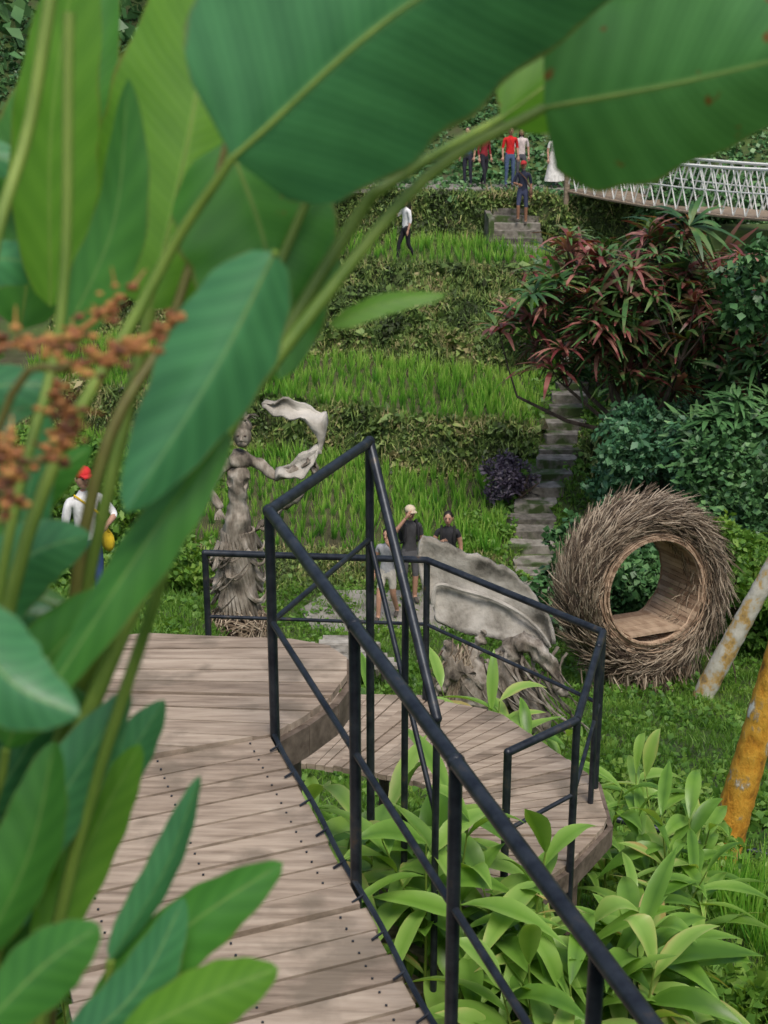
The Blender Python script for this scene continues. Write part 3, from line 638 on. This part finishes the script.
# flat leaf-like slab leaning to the left, pointed at the top left
mb=MB(); bot=spline([(.66,.32,.98),(.35,.3,1.08),(-.02,.3,1.16),(-.4,.3,1.24),(-.72,.3,1.4)],44); top=spline([(.70,.35,1.06),(.62,.4,1.42),(.36,.48,1.78),(-.05,.52,2.08),(-.5,.52,2.26),(-.92,.5,2.34),(-.84,.38,1.7)],44)
V=[];F=[];n=16
for i,(p0,p1) in enumerate(zip(bot,top)):
    for j in range(n+1):
        t=j/n; q=p0.lerp(p1,t); q.y+=.10*math.sin(t*math.pi)+.020*math.sin(i*.55)*(.3+t)+.012*math.sin(i*.35+t*9)+.008*math.sin(i*2.9+t*17); q.z+=(.018*math.sin(i*1.1)+.022*math.sin(i*.43)+.014*math.sin(i*2.3))*t; V.append(q)
for i in range(44):
    for j in range(n): F.append((i*(n+1)+j,i*(n+1)+j+1,(i+1)*(n+1)+j+1,(i+1)*(n+1)+j))
mb.add(V,F)
mb.tube([p.lerp(q,.5)+Vector((0,.02,0)) for p,q in zip(bot,top)],[.02+.012*math.sin(i*.07) for i in range(45)],6)
o=mb.obj('leaf_slab_wing',[M['wing']],True,e); s_=o.modifiers.new('s','SOLIDIFY'); s_.thickness=.05

# ------------------------------------------------------------------ nest ring
e=empty('nest_ring_swing',(3.85,20.0,-8.05)); e.rotation_euler=(math.radians(-6),0,math.radians(21))
R0,r0=1.07,.265
def tor(a,b,rr=1.0,R1=R0): return Vector(((R1+r0*rr*math.cos(b))*math.cos(a),r0*1.4*rr*math.sin(b),(R1+r0*rr*math.cos(b))*math.sin(a)))
mb=MB(); V=[tor(6.283*i/48,6.283*j/16) for i in range(48) for j in range(16)]
mb.add(V,[(i*16+j,i*16+(j+1)%16,((i+1)%48)*16+(j+1)%16,((i+1)%48)*16+j) for i in range(48) for j in range(16)],0,.05)
for i in range(8200):
    a=random.random()*6.283; b=random.random()*6.283
    inner_=math.cos(b)<-.2
    L=(.2 if inner_ else .3)*(.6+.8*random.random())
    p=tor(a,b,1.0+.07*random.random()); out=(p-Vector((R0*math.cos(a),0,R0*math.sin(a)))).normalized()
    tg=Vector((math.sin(a),0,-math.cos(a))); sp=(.05 if inner_ else .42)*random.random()
    ax=Vector((random.gauss(0,.26),random.gauss(0,.28),random.gauss(0,.26)))
    q=p+(tg+out*sp+ax).normalized()*L
    rr=.005+.004*random.random(); mb.tube([p-out*.02,(p+q)/2+out*.015,q],[rr,rr*.9,rr*.35],3,0,random.random(),False)
mb.obj('twig_ring',[M['twig']],False,e)
mb=MB()
for i in range(66):
    a=6.283*i/66; r=.79; c0=Vector((r*math.cos(a),0.2,r*math.sin(a)))
    M3=Matrix.Rotation(-a,3,'Y'); mb.box(c0,(.012,.58,.034),0,0,random.random(),M3)
for k in range(5): mb.box((0,-.25+k*.2,-.63),(.42,.09,.02),0,0,random.random())
mb.obj('bench_seat_slats',[M['slat']],False,e)
mb=MB()
for rr,yy in((.775,-.32),(.775,.76)):
    for k in range(14):
        q=.02*k*random.random(); mb.tube([((rr+q)*math.cos(t),yy+random.gauss(0,.02),(rr+q)*math.sin(t)) for t in np.linspace(0,6.283,40)],.011,5,0,random.random(),False)
mb.obj('woven_rim',[M['slat']],False,e)
mb=MB()
for i in range(620):
    x=random.gauss(.05,.42); p=Vector((x,random.gauss(0,.25),-1.25+.12*abs(x))); mb.tube([p,p+Vector((random.gauss(.03,.05),random.gauss(0,.05),-.2)),p+Vector((random.gauss(.06,.1),random.gauss(-.05,.1),-.42-.25*random.random()))],[.011,.010,.004],4,0,random.random(),False)
mb.obj('root_base',[M['twig']],False,e)

# ------------------------------------------------------------------ palm trunks
def palmtree(name,base,top,r,mat,bend=.3):
    e=empty(name,base); t=Vector(top)-Vector(base); mb=MB(); pts=[];rad=[]
    n=170
    for i in range(n):
        k=i/(n-1); pts.append(t*k+Vector((-bend*math.sin(k*math.pi),0,0))); rad.append(r*(1.2-.2*min(1,k*8)-.2*k)*(1+(.05 if i%3==0 else 0)+random.gauss(0,.012)))
    pts[0]=pts[0]-Vector((0,0,.3)); mb.tube(pts,rad,16); mb.obj('trunk',[mat],True,e)
    mb=MB(); tp=pts[-1]
    for i in range(18):
        a=6.283*i/18+random.random()*.3; up=random.uniform(-.1,.9)
        sp_=[tp+Vector((math.cos(a)*s_*2.6,math.sin(a)*s_*2.6,(up*s_*2.2-s_*s_*1.9))) for s_ in np.linspace(0,1,16)]
        mb.tube(sp_,[.03*(1-s_*.8) for s_ in np.linspace(0,1,16)],5,0)
        for k in range(2,16):
            for sgn in(-1,1):
                dirv=(sp_[k]-sp_[k-1]).normalized(); sdv=dirv.cross(Vector((0,0,1))).normalized()*sgn
                for m_ in(0,.5):
                    q=sp_[k].lerp(sp_[k-1],m_); L=.6*math.sin(math.pi*(k/17)+.2); tip=q+(sdv+dirv*.5).normalized()*L+Vector((0,0,-.25*L)); mi=q.lerp(tip,.5)
                    mb.add([q,mi+dirv*.025,tip,mi-dirv*.025],[(0,1,2,3)],1,random.random())
    mb.obj('fronds',[M['stem'],M['shrub']],False,e)
palmtree('palm_tree',(2.66,10.0,g(2.66,10.)),(4.2,9.7,2.2),.12,M['palm'],.03)
palmtree('palm_tree',(4.6,19.0,g(4.6,19.)),(11.5,18.5,4.6),.13,M['palmw'],.4)

# ------------------------------------------------------------------ shrubs and cordyline tree
def shrub(name,c,rad,n,mat,L=.14,w=.045,rc=.5,nn=14,trunk=True):
    P=[];c=Vector(c); lobes=[(Vector((random.gauss(0,.45),random.gauss(0,.4),random.gauss(0,.4))),random.uniform(.35,.6)) for _ in range(9)]
    while len(P)<n:
        lo,lr=random.choice(lobes); d=Vector((random.gauss(0,1),random.gauss(0,1),random.gauss(0,1))).normalized()*lr*random.uniform(.6,1.05)
        p=lo+d; P.append((c.x+p.x*rad[0],c.y+p.y*rad[1],c.z+p.z*rad[2]))
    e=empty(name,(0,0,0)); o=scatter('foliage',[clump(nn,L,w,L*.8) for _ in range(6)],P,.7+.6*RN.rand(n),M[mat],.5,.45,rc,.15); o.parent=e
    if trunk:
        mb=MB(); b=Vector((c.x,c.y,g(c.x,c.y)-.1))
        for i in range(5):
            q=c+Vector((random.gauss(0,.4)*rad[0],random.gauss(0,.4)*rad[1],random.gauss(0.1,.3)*rad[2])); mb.tube([b,b.lerp(q,.5)+Vector((random.gauss(0,.05),0,0)),q],[.06,.04,.015],6)
        mb.obj('stems',[M['bark']],True,e)
shrub('green_shrub',(4.9,26.2,-7.9),(1.15,.9,1.2),680,'teal',.13,.045)
shrub('green_shrub',(4.3,25.3,-9.2),(.75,.8,.75),420,'teal',.12,.04)
shrub('purple_shrub',(2.65,28.7,-9.2),(.5,.45,.62),300,'purple',.1,.025)
shrub('green_shrub',(4.1,22.6,-9.1),(1.1,.7,.9),520,'shrub',.14,.05)
shrub('green_shrub',(6.6,23.8,-8.3),(1.3,1.2,1.5),800,'shrub',.16,.05)
shrub('green_shrub',(6.0,21.6,-8.9),(1.1,1.,.9),620,'grass',.12,.035)
shrub('green_shrub',(8.0,25.5,-6.5),(1.6,1.2,2.2),800,'shrub',.18,.055)
shrub('green_shrub',(6.6,31,-7.2),(1.6,1.4,1.6),700,'shrub',.18,.06)
shrub('green_shrub',(5.3,33.8,-7.6),(.7,.8,.8),380,'shrub',.15,.05)
shrub('green_shrub',(6.0,37,-6.6),(1.6,1.4,1.1),700,'shrub',.18,.06)
shrub('green_shrub',(9.5,42,-5.6),(2.6,2,1.0),900,'shrub',.2,.07)
shrub('green_shrub',(-3.6,20,-8.0),(1.2,1.,.8),500,'grass',.14,.04)
shrub('green_shrub',(-5.5,24,-8.0),(1.6,1.,1.4),600,'grass',.16,.045)
for x,y in((2.0,9.0),(2.6,8.4),(2.9,11.5),(2.2,12.5),(1.9,6.6),(1.6,26.2),(2.1,27.2),(2.3,25.2)): shrub('ground_cover',(x,y,g(x,y)+.1),(.55,.45,.2),160,'grass',.085,.026,.6,12,False)
def rosette(n,L,w,seg=4,droop=.9,up=.9):
    V=[];F=[]
    for i in range(n):
        a=RN.rand()*6.283; el=up*RN.rand()**.7+.05; d=np.array([math.cos(a)*math.cos(el),math.sin(a)*math.cos(el),math.sin(el)]); sd=np.array([-math.sin(a),math.cos(a),0]); l=L*(.7+.5*RN.rand()); b=len(V)
        for k in range(seg+1):
            t=k/seg; p=d*l*t+np.array([0,0,-droop*l*t*t*.5]); ww=w*(math.sin(math.pi*min(.97,t*.9+.08))**.7)
            V+= [p-sd*ww,p+sd*ww]
        V+= [V[-1],V[-1]]
        for k in range(seg): F.append((b+2*k,b+2*k+1,b+2*k+3,b+2*k+2))
    return np.array(V),np.array(F)
def rosette_tree(name,c,rad,n,mat,L,w,rc=.5,rs=.6,base=None,nl=17,droop=.9):
    P=[];c=Vector(c)
    while len(P)<n:
        d=Vector((random.gauss(0,1),random.gauss(0,1),random.gauss(0,1))).normalized()*random.uniform(.3,1.0)*(1+.15*math.sin(len(P)*2.1))
        P.append(Vector((c.x+d.x*rad[0],c.y+d.y*rad[1],c.z+d.z*rad[2])))
    e=empty(name,(0,0,0)); o=scatter('leaf_rosettes',[rosette(nl,L,w,4,droop) for _ in range(6)],[tuple(p) for p in P],.7+.6*RN.rand(n),M[mat],.5,rs,rc); o.parent=e
    b=Vector(base or (c.x,c.y,0)); b.z=g(b.x,b.y)-.1; mb=MB()
    nsub=max(5,n//11)
    subs=[b.lerp(c,.8)+Vector((random.gauss(0,.42)*rad[0],random.gauss(0,.35)*rad[1],random.gauss(0,.28)*rad[2])) for _ in range(nsub)]
    hubs=[b.lerp(c,.45)+Vector((random.gauss(0,.15)*rad[0],random.gauss(0,.15)*rad[1],0)) for _ in range(4)]
    for h_ in hubs: mb.tube([b,b.lerp(h_,.5)+Vector((random.gauss(0,.08),0,0)),h_],[.1,.085,.07],7)
    for s_ in subs:
        h_=min(hubs,key=lambda q:(q-s_).length); mb.tube([h_,h_.lerp(s_,.5)+Vector((random.gauss(0,.1),0,-.08)),s_],[.055,.045,.03],6)
    for p in P:
        s_=min(subs,key=lambda q:(q-p).length); mb.tube([s_,s_.lerp(p,.5)+Vector((0,0,-.06)),p],[.022,.017,.013],5)
    mb.obj('limbs',[M['bark']],True,e)
rosette_tree('cordyline_tree',(5.15,27.6,-5.35),(2.85,1.6,1.65),245,'cordy',.8,.042,.49,.75,droop=1.1,base=(5.9,27.8,0))
rosette_tree('cordyline_tree',(7.6,26.0,-6.3),(1.5,1.2,1.3),90,'cordy',.75,.04,.42,.7,droop=1.1)
rosette_tree('broadleaf_shrub',(6.3,25.0,-7.2),(1.0,.7,.8),44,'shrub',.7,.045,.7,.4)
rosette_tree('fern_shrub',(4.0,36.3,-7.3),(.8,.6,.3),16,'strap',.8,.035,.2,.3,nl=16)

# ------------------------------------------------------------------ cane-stemmed broad leaf plants by the deck
def strapleaf(mb,o_,d,l,w,droop,mi=0,r=.5,seg=9,twist=.3):
    d=d.normalized(); sd=d.cross(Vector((0,0,1)))
    if sd.length<.05: sd=Vector((1,0,0))
    sd=(sd.normalized()+Vector((0,0,random.gauss(0,twist)))).normalized(); V=[];F=[];rn=[]
    for k in range(seg+1):
        t=k/seg; p=o_+d*l*t+Vector((0,0,-droop*l*t**2)); ww=w*(.08+math.sin(math.pi*t**.8)**1.1) if t<.999 else .001
        nr=sd.cross(d).normalized(); wv=.12*math.sin(t*9+r*6)*ww
        V+=[p-sd*ww+nr*(ww*.35+wv),p,p+sd*ww+nr*(ww*.35-wv)]
        e_=.12 if t<.9 else .35
        rn+=[min(1,r+e_),max(0,r-.22),min(1,r+e_)]
    for k in range(seg):
        q=3*k; F+=[(q,q+1,q+4,q+3),(q+1,q+2,q+5,q+4)]
    mb.add(V,F,mi,rn)
def canes(x,y,n,h,L,w,spread=.16,leafstart=.35,nl=9,rb=.5):
    mb=MB()
    for i in range(n):
        bx,by=x+random.gauss(0,spread),y+random.gauss(0,spread*.8); b=Vector((bx,by,g(bx,by)-.03)); hh=h*random.uniform(.75,1.1)
        t=b+Vector((random.gauss(0,.16)*hh,random.gauss(0,.13)*hh,hh)); P=spline([b,b.lerp(t,.5)+Vector((random.gauss(0,.03),0,.03)),t],12)
        mb.tube(P,[.010-.006*k/12 for k in range(13)],6,1); az=random.random()*6.28
        for k in range(nl):
            f=leafstart+(1-leafstart)*k/(nl-1); p=P[min(12,int(f*12))]; a=az+(k%2)*math.pi+random.gauss(0,.45); el_=random.uniform(.15,1.0)+.35*(k==nl-1)
            strapleaf(mb,p,Vector((math.cos(a)*math.cos(el_),math.sin(a)*math.cos(el_),math.sin(el_))),L*random.uniform(.7,1.15),w*random.uniform(.8,1.2),random.uniform(.25,.7),0,min(1,max(0,random.gauss(rb,.24))))
    mb.obj('ginger_plant',[M['strap'],M['stem']],True)
for (x,y,n,h,L) in [(-.1,7.05,3,1.4,.6),(.1,6.75,3,1.4,.62),(-.2,6.5,3,1.35,.6),(.1,6.3,3,1.3,.62),(.28,6.7,2,1.15,.6),(.3,6.0,3,1.15,.62),(.55,5.95,3,.9,.66),(.85,5.85,4,.75,.66),
   (1.15,6.0,3,.6,.6),(1.35,6.0,3,.55,.6),(.75,5.5,3,.85,.66),(1.05,5.55,4,.75,.64),(-.35,7.3,2,1.35,.55)]:
    canes(x,y,n,h,L,.055)
for (x,y,n,h,L) in [(1.65,7.6,4,.95,.6),(1.75,7.1,3,.75,.58),(1.58,8.2,3,1.05,.6),(1.9,7.9,3,.8,.55)]: canes(x,y,n,h,L,.04,rb=.5)
for (x,y,n,h,L) in [(.75,9.6,4,1.3,.6),(.45,9.5,3,1.2,.55),(1.05,9.5,3,1.1,.55),(1.25,9.1,2,1.0,.5)]: canes(x,y,n,h,L,.042,rb=.6)
for (x,y,h) in [(-1.15,5.35,1.35),(-1.3,5.0,1.4),(-1.25,4.6,1.5),(-1.1,4.2,1.5),(-1.0,3.8,1.5),(-1.5,4.6,1.7),(-1.5,5.3,1.5)]: canes(x,y,3,h,.3,.034,nl=10,leafstart=.6,rb=.65)

# ------------------------------------------------------------------ big foreground leaves
def bigleaf(mb,b,m,t,hw,nrm=(0,-1,.3),mi=0,fold=.25,wave=.02,pw=.75,sh=.65,curl=0,nu=10,nv=30):
    P=spline([b,m,t],nv); nrm=Vector(nrm).normalized(); V=[];F=[];UV=[]; ph=random.random()*6
    for i,p in enumerate(P):
        s_=i/nv; tg=(P[min(i+1,nv)]-P[max(i-1,0)]).normalized(); sd=tg.cross(nrm).normalized(); nn_=sd.cross(tg).normalized()
        w=hw*max(0,math.sin(math.pi*s_**pw))**sh
        for j in range(nu+1):
            q=(j/nu-.5)*2; ew=1+.03*math.sin(s_*31+ph)*abs(q)
            off=-fold*abs(q)**1.4*w*(1+curl*q)+wave*w*4*math.sin(s_*14+ph+q*1.2)*q*q*.5
            V.append(p+sd*q*w*ew+nn_*off); UV.append(((q+1)/2,s_))
    for i in range(nv):
        for j in range(nu): a=i*(nu+1)+j; F.append((a,a+1,a+nu+2,a+nu+1))
    mb.add(V,F,mi,random.random(),UV)
    mb.tube([p+Vector((0,.0005,0)) for p in P[:-2]],[max(.0005,hw*.02*(1-k/len(P))) for k in range(len(P)-2)],6,4)
LM=[bigleaf_mat('leaf_dark_mat',(.03,.13,.055),(.09,.31,.12),(.17,.37,.15),.36,.33),
    bigleaf_mat('leaf_bright_mat',(.09,.25,.025),(.19,.42,.05),(.26,.46,.09),.55,.4,50),
    bigleaf_mat('leaf_mid_mat',(.035,.15,.025),(.09,.29,.05),(.17,.34,.09),.42,.36,45),
    bigleaf_mat('leaf_spotted_mat',(.05,.18,.055),(.13,.36,.12),(.22,.42,.15),.42,.34,60,.05),
    M['stem'],M['stemred'],M['flower']]
gz=-1.8
mb=MB()
bigleaf(mb,(-.136,1.332,-.123),(.045,1.370,.02),(.31,1.396,.12),.137,(.15,-1,-.25),0,.3,.015,.66,.6)
bigleaf(mb,(.160,1.502,-.090),(.306,1.510,-.064),(.516,1.525,-.015),.115,(.0,-1,-.3),3,.3,.02,.55,.55)
bigleaf(mb,(.128,1.646,-.110),(.305,1.689,.010),(.459,1.718,.09),.07,(.2,-1,.2),1,.3,.02)
mb.tube(spline([(.16,1.502,-.09),(.048,1.482,-.151),(-.054,1.443,-.262),(-.169,1.391,-.414),(-.29,1.33,-.65),(-.46,1.3,-1.1),(-.55,1.3,gz)],30),[.005+.006*i/30 for i in range(31)],8,4)
mb.tube(spline([(.128,1.646,-.11),(.011,1.530,-.164),(-.040,1.511,-.218),(-.211,1.415,-.496),(-.38,1.38,-.85),(-.5,1.36,gz)],30),[.005+.005*i/30 for i in range(31)],8,4)
mb.tube(spline([(-.136,1.332,-.123),(-.218,1.344,-.244),(-.348,1.250,-.517),(-.48,1.25,-1.2),(-.5,1.25,gz)],30),[.004+.006*i/30 for i in range(31)],8,4)
mb.obj('broadleaf_plant',LM)
mb=MB()
bigleaf(mb,(-.258,1.585,-.310),(-.214,1.650,-.122),(-.175,1.718,.096),.10,(.1,-1,.15),1,.2,.015,.8,.55)
bigleaf(mb,(-.161,1.540,-.124),(-.122,1.506,-.232),(-.108,1.468,-.36),.085,(.2,-1,.4),2,.25,.02,.7,.6)
bigleaf(mb,(-.427,1.677,-.352),(-.392,1.745,-.152),(-.321,1.818,.058),.07,(.1,-1,.1),2,.2,.02)
bigleaf(mb,(-.36,1.55,-.30),(-.345,1.56,-.10),(-.30,1.58,.10),.05,(-.2,-1,.1),1,.2,.02)
bigleaf(mb,(-.33,1.45,-.32),(-.27,1.46,-.20),(-.25,1.48,-.06),.035,(-.5,-1,.1),2,.3,.02)
bigleaf(mb,(-.090,1.205,-.187),(-.140,1.173,-.280),(-.214,1.134,-.391),.045,(.35,-1,.3),0,.5,.015,.8,.6,.2)
bigleaf(mb,(-.135,1.206,-.336),(-.215,1.168,-.446),(-.30,1.126,-.570),.026,(-.3,-1,.5),2,.45,.015,.8,.6)
bigleaf(mb,(-.322,1.018,-.421),(-.284,.998,-.479),(-.231,.990,-.504),.034,(.1,-1,.7),0,.4,.02)
bigleaf(mb,(-.056,1.481,-.306),(.001,1.489,-.284),(.065,1.491,-.276),.013,(.0,-1,.8),1,.2,.02)
mb.tube(spline([(-.09,1.205,-.187),(-.12,1.23,-.25),(-.19,1.25,-.45),(-.36,1.25,-1.),(-.45,1.25,gz)],24),[.003+.005*i/24 for i in range(25)],8,4)
mb.tube(spline([(-.161,1.54,-.124),(-.22,1.5,-.3),(-.33,1.42,-.6),(-.46,1.4,gz)],24),[.004+.005*i/24 for i in range(25)],8,5)
mb.tube(spline([(-.064,1.535,-.149),(-.102,1.506,-.232),(-.27,1.382,-.594),(-.42,1.35,-1.0),(-.52,1.3,gz)],24),[.004+.005*i/24 for i in range(25)],8,4)
mb.tube(spline([(-.290,1.379,.051),(-.317,1.343,-.091),(-.362,1.279,-.278),(-.42,1.25,-.8),(-.5,1.2,gz)],24),.006,8,4)
mb.tube(spline([(-.273,1.329,-.0),(-.290,1.285,-.261),(-.34,1.215,-.464),(-.45,1.2,-1.),(-.5,1.2,gz)],24),.005,8,4)
mb.tube(spline([(-.258,1.585,-.31),(-.33,1.5,-.6),(-.46,1.45,-1.1),(-.55,1.4,gz)],24),.007,8,4)
def spike(pts,r=.011):
    P=spline(pts,13); mb.tube(P,.0025,6,6)
    for i,p in enumerate(P):
        if random.random()<.12: continue
        for k in range(5):
            v=Vector((random.gauss(0,.55)*r,random.gauss(0,.5)*r,random.gauss(0,.55)*r)); rr=r*random.uniform(.18,.36)
            mb.sph(p+v,(rr*1.6,rr,rr),6,6,5,random.random())
            if random.random()<.3: mb.tube([p+v,p+v*2.0+Vector((0,0,.004))],[rr*.5,.0006],4,6,random.random())
spike([(-.166,1.137,-.231),(-.205,1.126,-.252),(-.245,1.120,-.262)]); spike([(-.220,1.192,-.225),(-.26,1.182,-.252),(-.326,1.175,-.262)],.010)
spike([(-.268,1.166,-.299),(-.263,1.157,-.327),(-.270,1.146,-.345)]); spike([(-.297,1.106,-.320),(-.295,1.095,-.350),(-.301,1.085,-.380)])
for p in [(-.245,1.12,-.262),(-.326,1.175,-.262),(-.27,1.146,-.345),(-.301,1.085,-.38)]: mb.tube(spline([p,(p[0]-.07,p[1]+.02,p[2]-.06),(-.47,p[1]+.05,-.8),(-.52,p[1]+.05,gz)],14),.0035,6,5)
mb.obj('heliconia_plant',LM)
mb=MB()
for b,m,t,w,mi,n in [((-.283,1.267,-.927),(-.227,1.298,-.839),(-.190,1.330,-.746),.02,0,(.6,-1,.2)),
  ((-.304,1.250,-.976),(-.201,1.279,-.892),(-.1045,1.300,-.831),.036,2,(-.2,-1,.9)),((-.255,1.158,-.938),(-.168,1.172,-.897),(-.102,1.180,-.872),.032,1,(-.1,-1,.9)),
  ((-.334,.995,-.796),(-.281,1.012,-.745),(-.235,1.023,-.714),.03,2,(0,-1,.8)),((-.335,1.301,-.829),(-.273,1.331,-.741),(-.227,1.355,-.672),.028,0,(.4,-1,.3)),
  ((-.371,1.202,-.810),(-.313,1.233,-.719),(-.245,1.268,-.618),.034,0,(.4,-1,.4)),((-.362,1.098,-.803),(-.317,1.130,-.710),(-.295,1.162,-.617),.032,2,(.5,-1,.2)),
  ((-.36,1.25,-.93),(-.30,1.3,-.80),(-.25,1.33,-.71),.03,1,(.1,-1,.5)),((-.33,1.2,-1.0),(-.25,1.22,-.93),(-.2,1.25,-.84),.03,0,(-.2,-1,.4)),
  ((-.38,1.3,-.7),(-.33,1.3,-.6),(-.25,1.3,-.52),.036,2,(.2,-1,.5)),((-.42,1.3,-.6),(-.35,1.3,-.5),(-.28,1.3,-.47),.036,0,(.2,-1,.5)),
  ((-.40,1.35,-.62),(-.36,1.36,-.48),(-.33,1.37,-.36),.026,0,(-.3,-1,.3)),((-.42,1.4,-.56),(-.36,1.42,-.47),(-.30,1.43,-.42),.022,2,(.2,-1,.8)),
  ((-.45,1.4,-.85),(-.38,1.42,-.74),(-.34,1.43,-.62),.034,0,(.2,-1,.3)),((-.42,1.3,-1.0),(-.36,1.32,-.9),(-.31,1.34,-.78),.034,2,(.2,-1,.3))]:
    bigleaf(mb,b,m,t,w,n,mi,.4,.02,.8,.6)
    mb.tube(spline([b,(b[0]-.03,b[1],b[2]-.2),(-.42,b[1]+.02,gz)],12),.005,6,4)
mb.obj('broadleaf_plant',LM)
def leafystem(x,y,top,lean,L,w,mi,n=9):
    mb=MB(); b=Vector((x,y,g(x,y))); t=Vector((x+lean,y,top)); P=spline([b,b.lerp(t,.5)+Vector((-.04,0,0)),t],20); mb.tube(P,[.009-.005*i/20 for i in range(21)],7,4)
    for i in range(n):
        k=.35+.65*i/(n-1); p=P[int(k*20)]; a=random.choice((0,0,math.pi))+random.gauss(0,.6); l=L*random.uniform(.7,1.1)
        d=Vector((math.cos(a),math.sin(a)*.7,random.uniform(.4,1.4))).normalized(); m_=p+d*l*.5+Vector((0,0,.04)); t_=p+d*l+Vector((0,0,-.12*l))
        bigleaf(mb,p,m_,t_,w*random.uniform(.8,1.2),(random.gauss(0,.3),-1,random.uniform(.3,1.)),random.choice(mi),.35,.02,.8,.6,nu=6,nv=16)
    return mb.obj('ginger_plant',LM)
for x,y,tp_,ln in [(-.80,1.9,.1,.08),(-.72,1.6,-.1,.05),(-.92,2.1,.2,.1),(-.86,1.75,-.3,.0),(-1.0,2.2,-.2,.1),(-.75,1.5,-.7,.05),(-.95,2.0,-.6,.1),(-1.1,2.4,.0,.1)]:
    leafystem(x,y,tp_,ln,.34,.036,(0,0,2,2,1))
for x,y,tp_,ln in [(-.60,1.55,-.15,.04),(-.58,1.5,-.35,.04),(-.56,1.45,-.5,.03),(-.58,1.5,-.7,.03),(-.54,1.4,-.6,.02),(-.53,1.35,-.85,.02),(-.62,1.7,-.45,.03),(-.64,1.7,-.25,.03),(-.48,1.3,-.95,.0),(-.68,1.8,-.8,.05),(-.56,1.6,-.4,.02),(-.55,1.55,-.65,.02)]:
    leafystem(x,y,tp_,ln,.25,.03,(0,0,2,2,0),12)

# ------------------------------------------------------------------ light, sky, camera
w=D.worlds.new('World'); C.scene.world=w; w.use_nodes=True; nt=w.node_tree; bg=nt.nodes['Background']
el,az=math.radians(60),math.radians(165)
sk=nt.nodes.new('ShaderNodeTexSky'); sk.sky_type='NISHITA'; sk.sun_disc=False; sk.sun_elevation=el; sk.sun_rotation=az; sk.air_density=1.2; sk.dust_density=4
nt.links.new(sk.outputs[0],bg.inputs[0]); bg.inputs[1].default_value=.15
sl=D.lights.new('sun','SUN'); sl.energy=2.35; sl.angle=math.radians(25); sl.color=(1,.95,.87); so=link(D.objects.new('sun',sl))
dirv=Vector((math.sin(az)*math.cos(el),math.cos(az)*math.cos(el),math.sin(el))); so.rotation_euler=dirv.to_track_quat('Z','Y').to_euler()
cam=D.cameras.new('camera'); co=link(D.objects.new('camera',cam)); co.location=(0,0,0); co.rotation_euler=(math.radians(90-19),0,0)
cam.sensor_fit='VERTICAL'; cam.sensor_height=36; cam.lens=1450/1024*36; cam.clip_start=.05; cam.clip_end=2000
cam.dof.use_dof=True; cam.dof.focus_distance=10; cam.dof.aperture_fstop=6.5
C.scene.camera=co
C.scene.view_settings.view_transform='Standard'; C.scene.view_settings.look='None'; C.scene.view_settings.exposure=0
